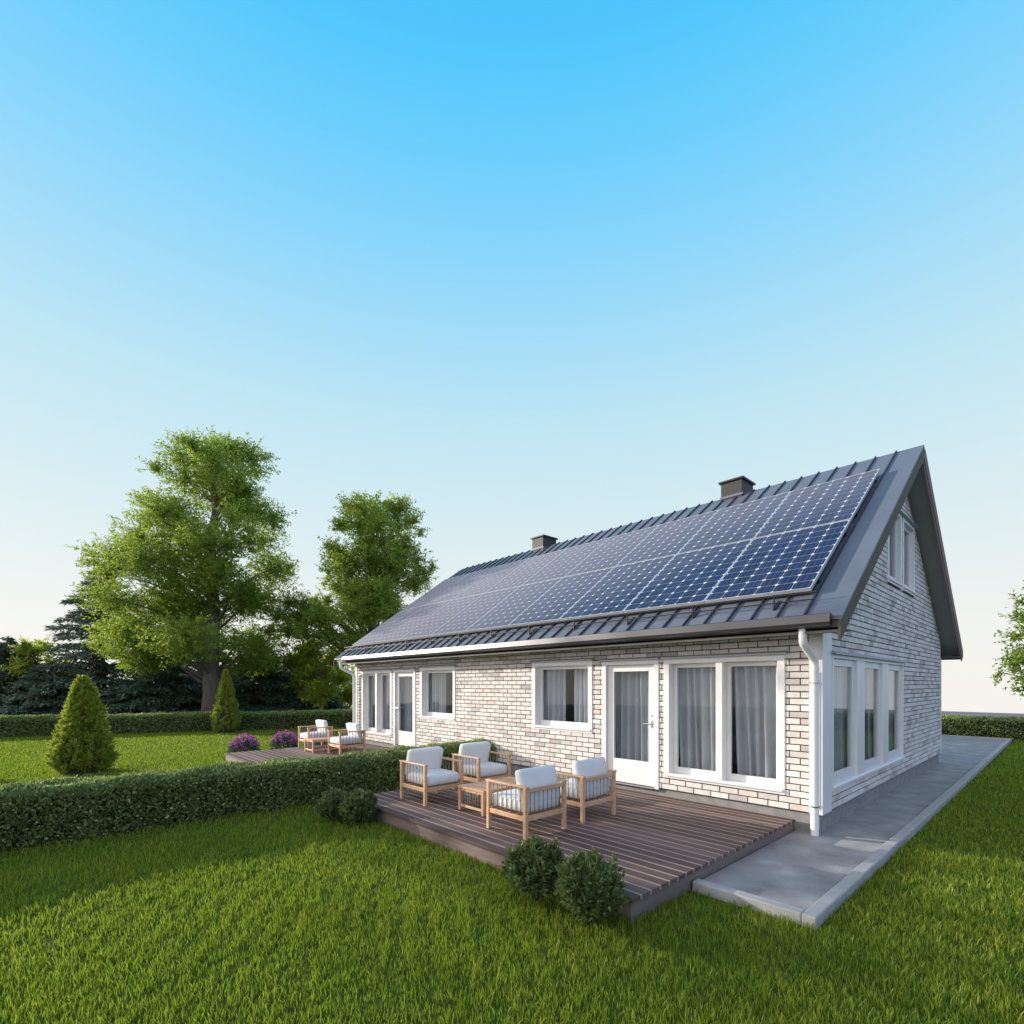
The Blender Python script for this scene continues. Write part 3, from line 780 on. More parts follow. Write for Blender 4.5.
# ------------------------------------------------------------------ armchairs and tables
def pillow(m, cx, cy, cz, sx, sy, sz, puff=.35, n=10, rot=None):
    """rounded cushion as a superellipsoid-like box"""
    V = []; Fc = []; nn = n * 2
    for i in range(n + 1):
        th = math.pi * i / n - math.pi / 2
        for j in range(nn):
            ph = 2 * math.pi * j / nn
            def sp(v, e): return math.copysign(abs(v) ** e, v)
            e1, e2 = .30, .16
            v = Vector((sx / 2 * sp(math.cos(th), e1) * sp(math.cos(ph), e2), sy / 2 * sp(math.cos(th), e1) * sp(math.sin(ph), e2), sz / 2 * sp(math.sin(th), e1)))
            # fuller middle, pinched edges
            k_ = (1 - (2 * v.x / sx) ** 2) * (1 - (2 * v.y / sy) ** 2)
            v.z *= (1 - .14) + .17 * max(0, k_) ** .5
            if rot: v = rot @ v
            V.append(v + Vector((cx, cy, cz)))
    for i in range(n):
        for j in range(nn): Fc.append((i * nn + j, i * nn + (j + 1) % nn, (i + 1) * nn + (j + 1) % nn, (i + 1) * nn + j))
    m.add(V, Fc)

def armchair():
    """faces +x, footprint .69 by .70, origin on the floor at its centre"""
    t = bpy.data.objects.new('armchair', None); col.objects.link(t)
    hx, hy, H, pw = .345, .35, .60, .046
    for sx_ in (-1, 1):
        for sy_ in (-1, 1):
            m = MB(); x = sx_ * (hx - pw / 2); y = sy_ * (hy - pw / 2)
            m.box(x - pw / 2, x + pw / 2, y - pw / 2, y + pw / 2, 0, H - .026); m.build('leg', M['teak'], t, bevel=.005)
    for sy_ in (-1, 1):
        y = sy_ * (hy - pw / 2)
        m = MB(); m.box(-hx - .012, hx + .012, y - .03, y + .03, H - .0255, H); m.build('armrest', M['teak'], t, bevel=.007)
        m = MB(); m.box(-hx + pw + .0005, hx - pw - .0005, y - .014, y + .014, .20, .255); m.build('side_rail', M['teak'], t, bevel=.004)
        m = MB()
        for k in range(7):
            x = -hx + pw + (k + .7) * (2 * hx - 2 * pw) / 7.4
            m.tube([(x, y, .254), (x, y, H - .025)], .006, 6)
        m.build('side_spindles', M['rope'], t, smooth=True)
    m = MB(); m.box(hx - pw + .008, hx - .008, -hy + pw + .0005, hy - pw - .0005, .20, .26); m.build('front_rail', M['teak'], t, bevel=.004)
    m = MB(); m.box(-hx + .008, -hx + pw - .008, -hy + pw + .0005, hy - pw - .0005, .20, .26); m.box(-hx + .006, -hx + pw - .006, -hy + pw + .0005, hy - pw - .0005, H - .075, H - .03); m.build('back_rail', M['teak'], t, bevel=.004)
    m = MB()
    for k in range(8):
        y = -hy + pw + (k + .7) * (2 * hy - 2 * pw) / 8.4; m.tube([(-hx + pw / 2, y, .259), (-hx + pw / 2, y, H - .074)], .006, 6)
    m.build('back_spindles', M['rope'], t, smooth=True)
    m = MB()
    for k in range(5): x = -hx + .1 + k * .122; m.box(x, x + .05, -hy + pw * .3, hy - pw * .3, .225, .243)
    m.build('seat_slats', M['teak'], t)
    m = MB(); pillow(m, .02, 0, .352, .63, .60, .18); m.build('seat_cushion', M['cushion'], t, smooth=True)
    rt = Matrix.Rotation(R(90 - 14), 3, 'Y') @ Matrix.Identity(3)
    m = MB(); pillow(m, -.20, 0, .565, .42, .625, .125, rot=Matrix.Rotation(R(-76), 3, 'Y')); m.build('back_cushion', M['cushion'], t, smooth=True)
    return t
def low_table():
    t = bpy.data.objects.new('low_table', None); col.objects.link(t)
    hx, hy, H = .285, .51, .34
    m = MB()
    for k in range(5): a = -hx + k * 2 * hx / 5; m.box(a + .0015, a + 2 * hx / 5 - .0015, -hy, hy, H - .028, H)
    m.build('table_top', M['teak'], t, bevel=.003)
    for sx_ in (-1, 1):
        for sy_ in (-1, 1):
            m = MB(); x, y = sx_ * (hx - .03), sy_ * (hy - .03); m.box(x - .021, x + .021, y - .021, y + .021, 0, H - .0285); m.build('leg', M['teak'], t, bevel=.004)
    m = MB()
    for sy_ in (-1, 1): m.box(-hx + .055, hx - .055, sy_ * (hy - .03) - .012, sy_ * (hy - .03) + .012, .05, .085); m.box(-hx + .055, hx - .055, sy_ * (hy - .03) - .012, sy_ * (hy - .03) + .012, H - .065, H - .0285)
    for sx_ in (-1, 1): m.box(sx_ * (hx - .03) - .012, sx_ * (hx - .03) + .012, -hy + .055, hy - .055, .05, .085); m.box(sx_ * (hx - .03) - .012, sx_ * (hx - .03) + .012, -hy + .055, hy - .055, H - .065, H - .0285)
    m.build('rails', M['teak'], t, bevel=.003)
    m = MB()
    for sy_ in (-1, 1):
        for k in range(8): x = -hx + .085 + k * (2 * hx - .17) / 7; m.tube([(x, sy_ * (hy - .03), .084), (x, sy_ * (hy - .03), H - .064)], .005, 6)
    for sx_ in (-1, 1):
        for k in range(13): y = -hy + .09 + k * (2 * hy - .18) / 12; m.tube([(sx_ * (hx - .03), y, .084), (sx_ * (hx - .03), y, H - .064)], .005, 6)
    m.build('spindles', M['rope'], t, smooth=True)
    return t
ch0 = armchair(); tb0 = low_table()
spots = [(-4.505, -2.865, 0, 'teak armchair at the front left of the nearer deck, facing the low table'),
         (-4.555, -1.835, 0, 'teak armchair on the nearer deck, just in front of the hedge end'),
         (-2.375, -2.92, 180, 'teak armchair at the front of the nearer deck, its slatted back turned to the viewer'),
         (-2.375, -1.91, 180, 'teak armchair nearest the glass door, its back towards the door'),
         (-12.08, -1.60, -90, 'farther left teak armchair beside the flowers on the deck beyond the hedge'),
         (-10.35, -1.50, -90, 'teak armchair on the deck beyond the hedge, in front of the far tall window')]
for i, (x, y, a, lb) in enumerate(spots):
    o = ch0 if i == 0 else copy_tree(ch0)
    o.location = (x, y, .21); o.rotation_euler = (0, 0, R(a)); tag(o, lb, 'armchair', 'teak armchairs on the decks')
for i, (x, y, a, lb) in enumerate([(-3.44, -2.45, 0, 'low slatted teak table between the four armchairs'), (-11.3, -1.6, 0, 'low teak table between the two armchairs on the far deck')]):
    o = tb0 if i == 0 else copy_tree(tb0)
    o.location = (x, y, .21); o.rotation_euler = (0, 0, R(a)); tag(o, lb, 'table', 'low teak tables')

# ------------------------------------------------------------------ plants
def hedge(a, b, width, height, label, n, leaf, mat, wob=.05, cat='hedge'):
    a = np.array(a, float); b = np.array(b, float); d = b - a; ln = np.linalg.norm(d); d /= ln; s = np.array([-d[1], d[0]])
    t = thing('hedge', label, cat, ((a[0] + b[0]) / 2, (a[1] + b[1]) / 2, 0), 'clipped hedges')
    # sample the surface of a rounded box, biased to the outside
    per = 2 * height + width; q = rng.uniform(0, per, n); l = rng.uniform(0, ln, n)
    ends = rng.random(n) < (width * height * 2) / (per * ln)
    u = np.where(q < height, -width / 2, np.where(q > height + width, width / 2, q - height - width / 2))
    z = np.where(q < height, q, np.where(q > height + width, q - height - width, height))
    nrm_u = np.where(q < height, -1.0, np.where(q > height + width, 1.0, 0.0)); nrm_z = np.where((q >= height) & (q <= height + width), 1.0, 0.0); nrm_l = np.zeros(n)
    ue = rng.uniform(-width / 2, width / 2, n); ze = rng.uniform(0, height, n); le = np.where(rng.random(n) < .5, 0, ln)
    u = np.where(ends, ue, u); z = np.where(ends, ze, z); l = np.where(ends, le, l)
    nrm_l = np.where(ends, np.where(le > 0, 1., -1.), 0); nrm_u = np.where(ends, 0, nrm_u); nrm_z = np.where(ends, 0, nrm_z)
    # round the shoulders
    sh = np.clip((z - (height - .14)) / .14, 0, 1) * np.clip((np.abs(u) - (width / 2 - .14)) / .14, 0, 1)
    u = u * (1 - .13 * sh / max(width, .3)); z = z - .07 * sh
    depth = np.abs(rng.normal(0, .045, n)) * 1.3
    P0 = np.stack([l, u, z], 1); wv = vnoise(P0, 3.0, 3) * wob + vnoise(P0, 9.0, 5) * wob * .6
    u = u + nrm_u * (wv - depth); z = np.maximum(z + nrm_z * (wv - depth), .02); l = l + nrm_l * (wv - depth)
    P = np.stack([a[0] + d[0] * l + s[0] * u, a[1] + d[1] * l + s[1] * u, z], 1)
    D = np.stack([d[0] * nrm_l + s[0] * nrm_u, d[1] * nrm_l + s[1] * nrm_u, nrm_z], 1) + rng.normal(0, .65, (n, 3)); D[:, 2] += .35
    leaves('foliage', P, D, leaf, leaf * .6, mat, t)
    m = MB(); w2 = width / 2 - .14; h2 = height - .12
    c = []
    for zz in (0, h2):
        for e, f in ((.06, -w2), (ln - .06, -w2), (ln - .06, w2), (.06, w2)): c.append((a[0] + d[0] * e + s[0] * f, a[1] + d[1] * e + s[1] * f, zz))
    m.hexa(c); m.build('twigs', M['twig'], t)
    return t
hedge((-6.72, -11.0), (-6.60, -.05), .66, .70, 'clipped green hedge running from the house wall across the lawn, nearest the viewer', 110000, .052, M['hedge'])
hedge((-26.6, -12.0), (-18.2, 10.5), .9, .74, 'long low dark hedge across the far side of the lawn, below the trees', 90000, .075, M['hedge'])
hedge((-17.0, 18.35), (26, 18.35), .8, .76, 'dark clipped hedge at the end of the path behind the house', 90000, .07, M['hedge'])

def cone_shrub(px, depth, radius, height, label, n):
    x, y = at(px, depth)
    t = thing('conical_shrub', label, 'shrub', (x, y, 0), 'golden green conical shrubs')
    def surf(k):
        h = rng.random(k) ** .85; ang = rng.uniform(0, 2 * np.pi, k)
        prof = np.clip((1 - h) ** .72, 0, 1) * np.clip(.70 + 2.2 * h, 0, 1)
        Q = np.stack([np.cos(ang) * 3, np.sin(ang) * 3, h * height * 2.4], 1)
        lump = 1 + .06 * np.sin(ang * 5 + h * 9) + .10 * vnoise(Q, 2.2, 6) + .10 * vnoise(Q, 5.5, 7)
        return h, ang, radius * prof * lump
    fs_ = radius / .55; k = n // 30; q = 30
    h, ang, r = surf(k); r = r * rng.uniform(.80, 1.06, k)
    C = np.stack([x + r * np.cos(ang), y + r * np.sin(ang), .05 + h * height * .95], 1)
    A = unit(np.stack([np.cos(ang) * .8, np.sin(ang) * .8, rng.uniform(.6, 1.3, k)], 1) + rng.normal(0, .22, (k, 3)))
    L_ = .17 * fs_ * rng.uniform(.6, 1.3, k)
    s = rng.random((k, q)); side = rng.normal(0, 1, (k, q, 3))
    P = C[:, None, :] + A[:, None, :] * ((s - .6) * L_[:, None])[..., None] + side * (.020 * fs_ * (1.15 - s))[..., None]
    D = A[:, None, :] + side * .42
    P = P.reshape(-1, 3); D = D.reshape(-1, 3); P[:, 2] = np.maximum(P[:, 2], .02)
    leaves('foliage', P, D, .062 * fs_, .022 * fs_, M['thuja'], t, fold=.3, up_bias=0)
    m = MB(); m.tube([(x, y, 0), (x, y, height * .3), (x, y, height * .6), (x, y, height * .9)], [radius * .70, radius * .66, radius * .42, radius * .08], 12); m.build('stem', M['twig'], t)
cone_shrub(83, 11.6, .60, 2.13, 'broad golden green conical shrub standing behind the near hedge', 42000)
cone_shrub(226, 21.2, .54, 2.58, 'slim pale green conical shrub standing in front of the far hedge', 27000)

def ball_shrub(x, y, r, h, label, n):
    t = thing('round_shrub', label, 'shrub', (x, y, 0), 'small dark shrubs by the deck')
    # many upright sprigs, each with paired leaves
    k = n // 26
    ang = rng.uniform(0, 2 * np.pi, k); el = np.arcsin(rng.uniform(-.15, 1, k)); rr = rng.uniform(.70, 1.10, k) + (rng.random(k) < .06) * rng.uniform(.05, .25, k)
    rr *= 1 + .10 * np.sin(ang * 4 + el * 5)
    T = np.stack([x + r * rr * np.cos(ang) * np.cos(el), y + r * rr * np.sin(ang) * np.cos(el), h * .46 + h * .52 * rr * np.sin(el)], 1)
    T[:, 2] = np.maximum(T[:, 2], .05)
    out_ = unit(T - np.array([x, y, h * .30])); out_[:, 2] += .9; out_ = unit(out_)
    s = rng.random((k, 26)); ln = .15
    P = T[:, None, :] - out_[:, None, :] * (s[..., None] * ln) 
    side = rng.normal(size=(k, 26, 3)); D = out_[:, None, :] * .9 + side * .55
    P = P.reshape(-1, 3); D = D.reshape(-1, 3); P[:, 2] = np.maximum(P[:, 2], .02)
    leaves('foliage', P, D, .050, .019, M['box'], t, up_bias=.2)
    m = MB()
    for i in range(9):
        a = i * .7; m.tube([(x, y, 0), (x + r * .25 * math.cos(a), y + r * .25 * math.sin(a), h * .35), (x + r * .6 * math.cos(a), y + r * .6 * math.sin(a), h * .7)], [.014, .01, .005], 6)
    m.build('stem', M['twig'], t)
ball_shrub(-1.13, -4.02, .262, .57, 'dark green rounded shrub at the deck edge, left of the front pair', 11000)
ball_shrub(-.54, -3.99, .262, .57, 'dark green rounded shrub at the front corner of the deck, nearest the path', 11000)
ball_shrub(-4.66, -3.99, .245, .47, 'dark low shrub against the left end of the nearer deck, beside the armchair', 11000)
ball_shrub(-5.02, -4.16, .235, .44, 'dark low shrub between the near hedge and the left end of the deck', 10000)

def flowers(x, y, r, h, label):
    t = thing('flowering_plant', label, 'plant', (x, y, 0), 'purple flowering plants')
    n = 1500
    ang = rng.uniform(0, 2 * np.pi, n); el = np.arcsin(rng.uniform(0, 1, n)); rr = rng.uniform(.5, 1, n)
    P = np.stack([x + r * rr * np.cos(ang) * np.cos(el), y + r * rr * np.sin(ang) * np.cos(el), .04 + (h * .72) * rr * np.sin(el)], 1)
    D = unit(P - np.array([x, y, 0])) + rng.normal(0, .5, (n, 3))
    leaves('foliage', P, D, .085, .03, M['grey_leaf'], t)
    k = 130; ang = rng.uniform(0, 2 * np.pi, k); el = np.arcsin(rng.uniform(.30, 1, k)); rr = rng.uniform(.92, 1.06, k)
    C = np.stack([x + r * rr * np.cos(ang) * np.cos(el), y + r * rr * np.sin(ang) * np.cos(el), .06 + h * .86 * rr * np.sin(el)], 1)
    Nn = unit(C - np.array([x, y, -.05]))
    q = 12; D = Nn[:, None, :] * .5 + rng.normal(0, .75, (k, q, 3)); P = np.repeat(C[:, None, :], q, 1)
    leaves('blooms', P.reshape(-1, 3), D.reshape(-1, 3), .042, .022, M['bloom'], t)
    m = MB()
    for i in range(8): a = i * .8; m.tube([(x, y, 0), (x + r * .5 * math.cos(a), y + r * .5 * math.sin(a), h * .6)], [.008, .004], 5)
    m.build('stem', M['twig'], t)
flowers(-13.75, -2.95, .40, .56, 'purple flowering plant at the corner of the far deck, leftmost of three')
flowers(-14.05, -1.75, .40, .56, 'purple flowering plant at the end of the far deck, middle of three')
flowers(-14.1, -.60, .40, .56, 'purple flowering plant half hidden behind the far armchair, rightmost of three')

# ---- trees
def broad_tree(label, px, depth, clumps, zoom, trunk_r, mat, n_per, leaf, spread=1.0, extra_back=.5, name='broadleaf_tree', group=None, top_clear=None, trunk_h=None, seed=1, loc=None, hs=1.0, vs=1.0):
    """limbs run from the trunk to every leafy bough; each bough is a pad of twigs carrying separate leaves"""
    r = np.random.default_rng(seed); rd = random.Random(seed)
    x0, y0 = loc if loc else at(px, depth)
    sc_ = depth / F
    ox, oy, sca = zoom
    t = thing(name, label, 'tree', (x0, y0, 0), group)
    C = []
    for (cx, cy, rx, ry) in clumps:
        pxx = ox + cx / sca; pyy = oy + cy / sca
        lat = (pxx - px) * sc_; z = CAM[2] + (CY - pyy) * sc_ * vs; lat *= hs; a = rx / sca * sc_ * spread; b = ry / sca * sc_ * spread
        C.append([lat, z, a, b])
    C = np.array(C); zmax = (C[:, 1] + C[:, 3]).max(); zmin = C[:, 1].min()
    # how deep the crown is at each height: as wide as it is tall there
    full = []
    for lat, z, a, b in C:
        near = C[np.abs(C[:, 1] - z) < 1.3]
        halfw = (near[:, 0] + near[:, 2]).max() - (near[:, 0] - near[:, 2]).min(); halfw *= .5
        room = math.sqrt(max(.05, 1 - min(1, abs(lat) / max(halfw, .1)) ** 2)) * halfw * .62
        full.append((lat, r.uniform(-1, 1) * room, z, a, b))
        if r.random() < extra_back: full.append((lat * .8, r.choice([-1, 1]) * room * r.uniform(.6, 1), z + r.uniform(-.3, .2), a * .9, b * .9))
    wood = MB(); ctr = [(x0, y0, -.1)]; H = zmax - .8; seg = 9
    for i in range(1, seg + 1):
        f = i / seg; ctr.append((x0 + .22 * math.sin(i * 1.3) * f, y0 + .22 * math.cos(i * 1.7) * f, H * f))
    rad = [trunk_r * (1.35 if i == 0 else 1) * (1 - i / seg) ** .8 + .03 for i in range(seg + 1)]
    wood.tube(ctr, rad, 12)
    def trunk_at(z):
        f = max(0, min(.999, z / H)) * seg; i = int(f); g_ = f - i
        return Vector(ctr[i]).lerp(Vector(ctr[i + 1]), g_)
    Ps, Ds = [], []
    for lat, dep, z, a, b in full:
        k_ = (depth + dep) / depth        # nearer boughs sit a little lower
        c = np.array([x0 + RIGHT[0] * lat * k_ + FWD[0] * dep, y0 + RIGHT[1] * lat * k_ + FWD[1] * dep, CAM[2] + (z - CAM[2]) * k_])
        hd = math.hypot(lat, dep)
        zs_ = max(zmin * .62, z - .35 * hd - .9); p0 = trunk_at(zs_); cv = Vector(c)
        mid = p0.lerp(cv, .55) + Vector((rd.uniform(-.2, .2), rd.uniform(-.2, .2), .12 * hd))
        rb = max(.02, trunk_r * .20 * (1 - zs_ / (H + 2)))
        wood.tube([p0, p0.lerp(mid, .5) + Vector((0, 0, -.03 * hd)), mid, cv], [rb * 1.4, rb * 1.1, rb * .75, rb * .3], 6, cap=False)
        # twigs within the bough
        nt_ = max(6, int(n_per * a * a * .9))
        ang = r.uniform(0, 2 * np.pi, nt_); zz = r.uniform(-1, 1, nt_); rr = r.random(nt_) ** .45
        hr = np.sqrt(1 - zz ** 2)
        tip = np.stack([c[0] + a * rr * hr * np.cos(ang), c[1] + a * rr * hr * np.sin(ang), c[2] + b * rr * zz], 1)
        tip += r.normal(0, .15, tip.shape)
        st = c + (tip - c) * .25 + np.array([0, 0, -.10])
        for i in range(0, min(nt_, 9)): wood.tube([cv, tuple(st[i]), tuple(tip[i])], [rb * .35, .012, .006], 4, cap=False)
        outd = unit(tip - c + np.array([0, 0, .05])); q = 13
        s = r.random((nt_, q))
        along = outd.copy(); along[:, 2] = along[:, 2] * .45 + .10; along = unit(along)
        P = tip[:, None, :] - along[:, None, :] * (s[..., None] * .48) + r.normal(0, .045, (nt_, q, 3))
        D = along[:, None, :] * .8 + r.normal(0, .6, (nt_, q, 3)); D[..., 2] -= .12
        Ps.append(P.reshape(-1, 3)); Ds.append(D.reshape(-1, 3))
    P = np.concatenate(Ps); D = np.concatenate(Ds)
    leaves('crown', P, D, leaf, leaf * .48, mat, t, up_bias=.7)
    wood.build('trunk', M['bark'], t, smooth=True)
    return t

T1 = [(590,150,120,70),(690,150,80,60),(740,210,60,50),(510,130,60,40),(540,200,80,60),(455,170,40,28),(620,110,60,35),(620,260,100,60),(450,300,70,60),(520,310,90,60),(700,300,80,50),(790,330,60,50),(770,235,48,24),
      (345,450,90,55),(285,470,50,38),(290,490,60,40),(430,380,80,60),(480,440,110,70),(600,400,100,70),(700,400,100,70),(790,390,55,55),(830,475,42,42),(760,490,90,60),(640,500,120,70),(500,530,110,60),
      (380,570,90,50),(450,610,110,60),(560,610,110,60),(700,580,110,60),(785,545,55,40),(340,660,80,45),(420,700,120,60),(540,700,110,60),(660,690,110,60),(760,720,90,50),(430,755,90,38),(330,700,60,36),(700,770,80,40),(790,765,60,38),(590,740,60,30)]
broad_tree('tallest broadleaf tree with full green crown and thick trunk behind the far hedge', 212, 25.0, T1, (0, 400, 2.926), .40, M['oak'], 115, .125, spread=1.06, seed=4, hs=.92, vs=.962, group='broadleaf trees behind the garden')
T2 = [(600,130,120,65),(720,110,85,45),(490,125,60,48),(420,215,60,38),(560,230,110,60),(700,220,100,60),(825,190,55,45),(865,260,38,18),(620,320,90,50),(430,400,90,60),(350,470,55,48),(500,450,100,60),(380,540,90,50),(620,420,90,50),(740,380,80,50),(855,400,65,58),(890,480,62,55),(820,540,90,60),
      (700,560,110,60),(560,580,110,60),(430,620,100,60),(180,640,90,50),(100,720,80,50),(220,720,100,50),(330,720,100,50),(480,720,110,60),(620,680,100,50),(650,770,70,40),(150,800,80,40),(60,800,60,40),(280,790,90,50),(420,850,110,60),(560,820,60,40),(380,330,40,26),(920,440,30,40),(600,630,120,70),(650,700,120,60),(540,690,110,60),(700,640,100,60),(620,520,100,60),(250,650,70,45),(690,310,90,55),(640,390,80,50),(780,330,70,45),(800,470,80,50),(740,470,70,50)]
broad_tree('second broadleaf tree with airy green crown rising behind the left end of the house', 372, 26.5, T2, (260, 480, 5.389), .32, M['oak'], 98, .125, spread=1.27, seed=9, vs=.975, extra_back=1.0, group='broadleaf trees behind the garden')
T3 = [(300,900,90,55),(400,960,100,55),(230,980,90,55),(330,1040,100,60),(450,1060,90,60),(230,1090,90,60),(350,1130,100,60),(480,1150,80,60)]
broad_tree('low yellow-green tree filling the gap beside the left end of the house', 322, 28.0, T3, (260, 480, 5.389), .12, M['lime'], 170, .15, seed=3, name='small_tree', group='background trees at the left')
T4 = [(270,290,90,50),(180,330,90,50),(120,360,80,50),(330,240,60,35),(420,410,70,45),(330,400,90,50),(230,420,100,50),(450,500,80,50),(560,540,50,35),(520,600,80,45),(400,560,90,50),(280,560,100,60),(160,500,100,60)]
broad_tree('sunlit light green tree behind the golden conical shrub at the far left', 33, 27.2, T4, (0, 620, 8.533), .14, M['lime'], 110, .16, spread=1.35, hs=1.0, vs=1.12, seed=6, name='small_tree', group='background trees at the left')

def conifer(label, px, depth, height, radius, mat, layers, n_spray, seed, name='conifer', droop=.25, base=.0, grp='dark conifers behind the far hedge'):
    """whorls of level branches carrying flat needle sprays"""
    r = np.random.default_rng(seed); x, y = at(px, depth)
    t = thing(name, label, 'tree', (x, y, 0), grp)
    wood = MB(); wood.tube([(x, y, -.1), (x, y, height * .5), (x, y, height)], [.04 * height, .025 * height, .01], 8)
    Ps, Ds = [], []
    for i in range(layers):
        f = (i + .5) / layers; z = base + (height - base) * f
        nb = int(9 - 4 * f); a0 = r.uniform(0, 6.28)
        for k in range(nb):
            a = a0 + k * 2 * np.pi / nb + r.normal(0, .25); ln = radius * (1 - f) ** .75 * r.uniform(.65, 1.12) + .15
            d = np.array([math.cos(a), math.sin(a), 0]); sd = np.array([-d[1], d[0], 0])
            zz = z + r.normal(0, .12)
            e = np.array([x, y, zz]) + d * ln + np.array([0, 0, .12 * ln - droop * ln * .5])
            wood.tube([(x, y, zz), tuple(np.array([x, y, zz + .10 * ln]) + d * ln * .55), tuple(e)], [.02 + .012 * ln, .012 + .006 * ln, .006], 5, cap=False)
            m_ = int(2.6 * n_spray * ln / radius) + 25
            s = r.random(m_) ** .7; wdt = .42 * ln * (1 - .55 * s) * (.35 + s); o_ = r.uniform(-1, 1, m_)
            P = np.array([x, y, zz]) + d * (ln * s)[:, None] + sd * (wdt * o_)[:, None]
            P[:, 2] += .35 * ln * s * (1 - s) + (.12 - droop * .5) * ln * s ** 2 - .10 * np.abs(o_) * wdt + r.normal(0, .05, m_)
            D = d * .8 + sd * (o_ * .8)[:, None] + r.normal(0, .3, (m_, 3)); D[:, 2] -= .25
            Ps.append(P); Ds.append(D)
    P = np.concatenate(Ps); D = np.concatenate(Ds)
    leaves('crown', P, D, .27, .085, mat, t, fold=.2, up_bias=1.2)
    wood.build('trunk', M['bark'], t, smooth=True)
conifer('grey-green cedar with spreading level branches, showing left of the tallest tree', 100, 28.5, 8.3, 3.5, M['cedar'], 18, 150, 21)
conifer('blue-grey conifer at the far left edge of the picture', 4, 26.6, 4.2, 2.2, M['cedar'], 12, 170, 22)
conifer('low dark conifer behind the hedge at the foot of the tallest tree', 165, 27.6, 4.0, 2.9, M['spruce'], 12, 170, 23)
conifer('dark conifer between the slim conical shrub and the small yellow-green tree', 262, 29.0, 4.1, 3.0, M['spruce'], 12, 190, 24)
conifer('dark blue-green conifer low between the left conical shrub and the cedar', 48, 26.4, 2.7, 2.3, M['cedar'], 11, 170, 25)
conifer('blackish conifer in the shade behind the far deck flowers', 305, 30.0, 3.3, 2.6, M['spruce'], 11, 170, 26)
conifer('dark conifer between the two low conifers, in the deep shade of the tallest tree', 215, 31.0, 4.2, 2.8, M['spruce'], 11, 150, 27)

def bush(px, depth, r, h, label, mat, n=5200, leaf=.19):
    x, y = at(px, depth); t = thing('bush', label, 'bush', (x, y, 0), 'bushes behind the far hedge')
    k = n // 14; u = unit(rng.normal(size=(k, 3))); u[:, 2] = np.abs(u[:, 2]); rr = rng.random(k) ** .3
    rr *= 1 + .16 * vnoise(u * 3, 1.6, int(px) + 50) 
    T = np.stack([x + r * rr * u[:, 0], y + r * rr * u[:, 1], .1 + h * rr * u[:, 2]], 1)
    P = (T[:, None, :] + rng.normal(0, .16, (k, 14, 3))).reshape(-1, 3); D = (u[:, None, :] * .7 + rng.normal(0, .6, (k, 14, 3))).reshape(-1, 3)
    P[:, 2] = np.maximum(P[:, 2], .03)
    leaves('foliage', P, D, leaf, leaf * .5, mat, t)
    m = MB()
    for i in range(7): a = i * .9; m.tube([(x, y, -.05), (x + r * .3 * math.cos(a), y + r * .3 * math.sin(a), h * .4), (x + r * .65 * math.cos(a), y + r * .65 * math.sin(a), h * .75)], [.05, .03, .012], 6)
    m.build('stem', M['twig'], t)
for px_, dp_, r_, h_, lb_, mt_ in ((-18, 33, 2.3, 3.2, 'dark bush cut by the left picture edge, behind the far hedge', 'spruce'), (62, 33, 2.2, 3.0, 'dark bush low behind the broad golden conical shrub', 'spruce'), (140, 33, 2.3, 2.9, 'dark bush in the shade left of the thick tree trunk', 'spruce'),
        (190, 34, 2.2, 2.8, 'dark bush directly behind the thick tree trunk', 'spruce'), (245, 34, 2.2, 2.8, 'dark bush just right of the slim conical shrub', 'spruce'), (290, 33.5, 2.2, 2.9, 'dark bush behind the far deck flowers', 'spruce'), (345, 34, 2.4, 3.4, 'green bush beside the far corner of the house', 'oak')):
    bush(px_, dp_, r_, h_, lb_, M[mt_])

# tree at the right edge: only its left boughs reach into the picture
T6 = [(545,165,45,30),(560,240,60,40),(520,215,30,18),(560,330,60,35),(590,400,80,40),(500,440,45,28),(560,470,70,40),(490,520,42,26),(560,550,80,40),(620,520,80,50),(560,605,40,24),(640,300,90,60),(680,420,110,70),(660,200,90,50),(700,560,110,60),(760,300,110,70),(780,480,110,80),(650,100,80,50),(720,60,80,50)]
broad_tree('grey-green leafy tree at the right edge of the picture, beyond the lawn', 1086, 19.0, T6, (900, 560, 4.653), .16, M['oak'], 62, .14, seed=12, extra_back=.3, vs=.93, group='broadleaf trees behind the garden')

# a further tree left of the view: it dapples the path and the right lawn
T7 = [(0,-60,80,50),(60,0,70,45),(-70,10,70,45),(10,40,90,50),(-40,90,80,45),(60,100,80,45),(0,150,70,40),(-90,150,60,40),(90,170,60,35)]
broad_tree('slim leafy tree on the lawn left of the picture, casting dappled shade', 500, 20.0, T7, (500, 500, 1.9), .16, M['oak'], 9, .17, seed=31, extra_back=.5, loc=(-24.5, -13.3), group='broadleaf trees behind the garden')

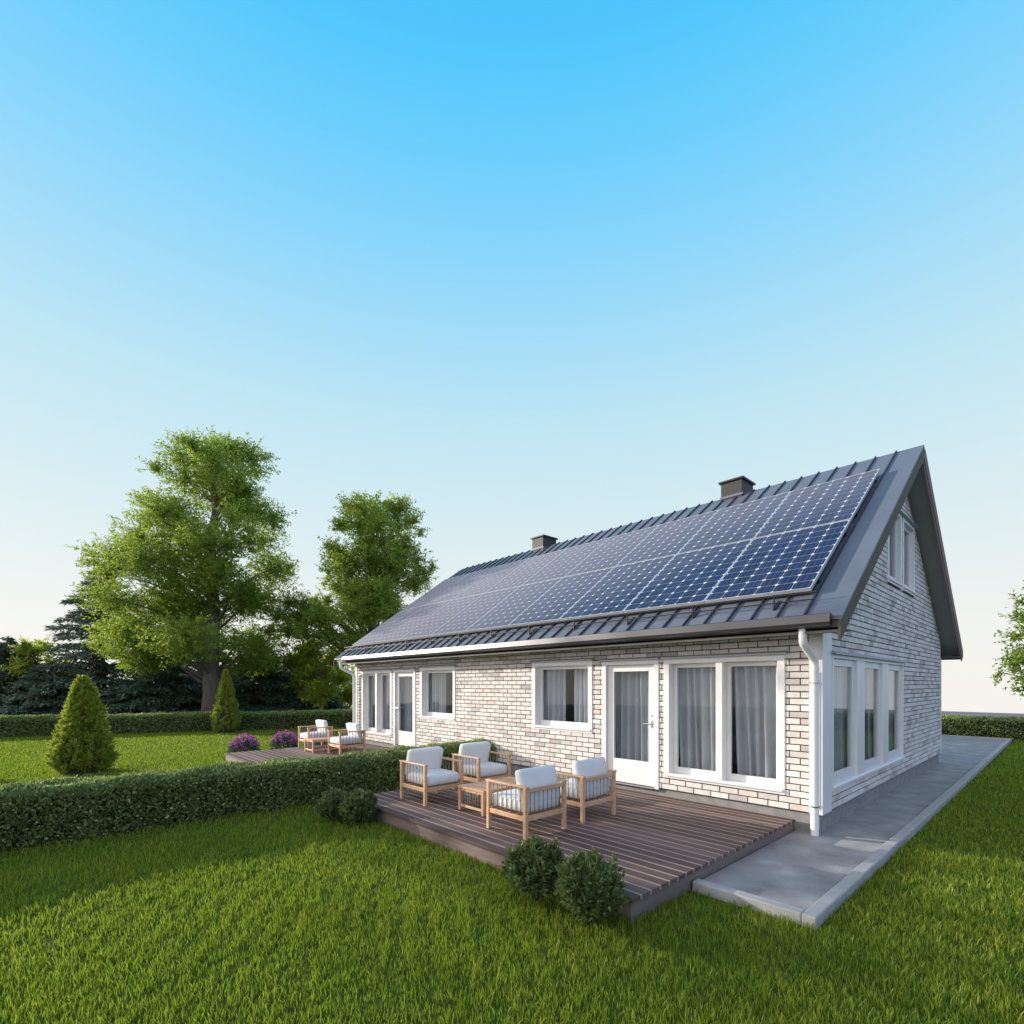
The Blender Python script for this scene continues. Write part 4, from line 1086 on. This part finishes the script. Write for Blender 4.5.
# ------------------------------------------------------------------ grass
def grass():
    def field_pts(n, x0, x1, y0, y1): return np.stack([rng.uniform(x0, x1, n), rng.uniform(y0, y1, n), np.zeros(n)], 1)
    def keep(P, dmin, dmax, mg=160):
        px, py, w_ = project(P); d = np.hypot(P[:, 0] - CAM[0], P[:, 1] - CAM[1])
        k = (w_ > .5) & (px > -mg) & (px < 1024 + mg) & (py < 1024 + 200) & (d >= dmin) & (d < dmax)
        x, y = P[:, 0], P[:, 1]
        k &= ~((x > -L - .02) & (x < .78) & (y > -.1) & (y < 17.6))          # house and path
        k &= ~((x > -5.5) & (x < -.30) & (y > -3.72)& (y < 0)); k &= ~((x > -.31) & (x < .775) & (y > -2.755) & (y < 18))
        k &= ~((x > -12.6) & (x < -7.44) & (y > -3.72) & (y < 0)); k &= ~((x > -16) & (x < .8) & (y > 8))
        k &= ~((x > -6.9) & (x < -6.42) & (y > -12))
        k &= (y < 18.0)
        hx = -26.6 + (y + 12) * (8.4 / 22.5); k &= x > hx + .3
        return P[k]
    tiers = [(2.0, 5.0, 6000, .066, .0075), (5.0, 8.0, 3600, .064, .0095), (8.0, 13.0, 2000, .060, .013), (13.0, 19.0, 1200, .055, .020), (19.0, 30.0, 600, .050, .030)]
    VV, Q, T = [], [], []; base = 0
    for d0, d1, dens, hh, ww in tiers:
        bx0, bx1, by0, by1 = CAM[0] - d1, CAM[0] + d1, CAM[1] - 1, CAM[1] + d1
        P = keep(field_pts(int(dens * (bx1 - bx0) * (by1 - by0)), bx0, bx1, by0, by1), d0, d1)
        n = len(P)
        # patches of longer and thinner grass
        pn = vnoise(P, 5.5, 2); pn2 = vnoise(P, 17.0, 8); pn3 = vnoise(P, 1.3, 4)
        P = P[rng.random(n) < np.clip(.78 + .35 * pn2 + .2 * pn, .25, 1)]
        n = len(P); pn = vnoise(P, 5.5, 2); pn2 = vnoise(P, 17.0, 8)
        h = hh * (.35 + .85 * rng.random(n) ** 1.4) * (1 + .08 * pn + .22 * pn2); wd = ww * rng.uniform(.6, 1.2, n)
        a = rng.uniform(0, 2 * np.pi, n); la = rng.uniform(0, 2 * np.pi, n); lean = h * rng.uniform(.02, .55, n)
        S = np.stack([np.cos(a), np.sin(a), np.zeros(n)], 1); Ld = np.stack([np.cos(la), np.sin(la), np.zeros(n)], 1); up = np.array([0, 0, 1.])
        b0 = P - S * (wd / 2)[:, None]; b1 = P + S * (wd / 2)[:, None]
        mc = P + up * (h * .55)[:, None] + Ld * (lean * .3)[:, None]
        m0 = mc - S * (wd * .42)[:, None]; m1 = mc + S * (wd * .42)[:, None]
        tp = P + up * h[:, None] + Ld * lean[:, None]
        V = np.stack([b0, b1, m1, m0, tp], 1).reshape(-1, 3)
        i = base + np.arange(n)[:, None] * 5
        VV.append(V); Q.append(i + [0, 1, 2, 3]); T.append(i + [3, 2, 4]); base += n * 5
    o = np_mesh('grass', np.concatenate(VV), [np.concatenate(Q), np.concatenate(T)], M['grass'])
    tag(o, 'short green lawn grass around the decks and path', 'grass', kind='stuff')
    print('grass blades', base // 5)
grass()
print('meshes', len(bpy.data.meshes))
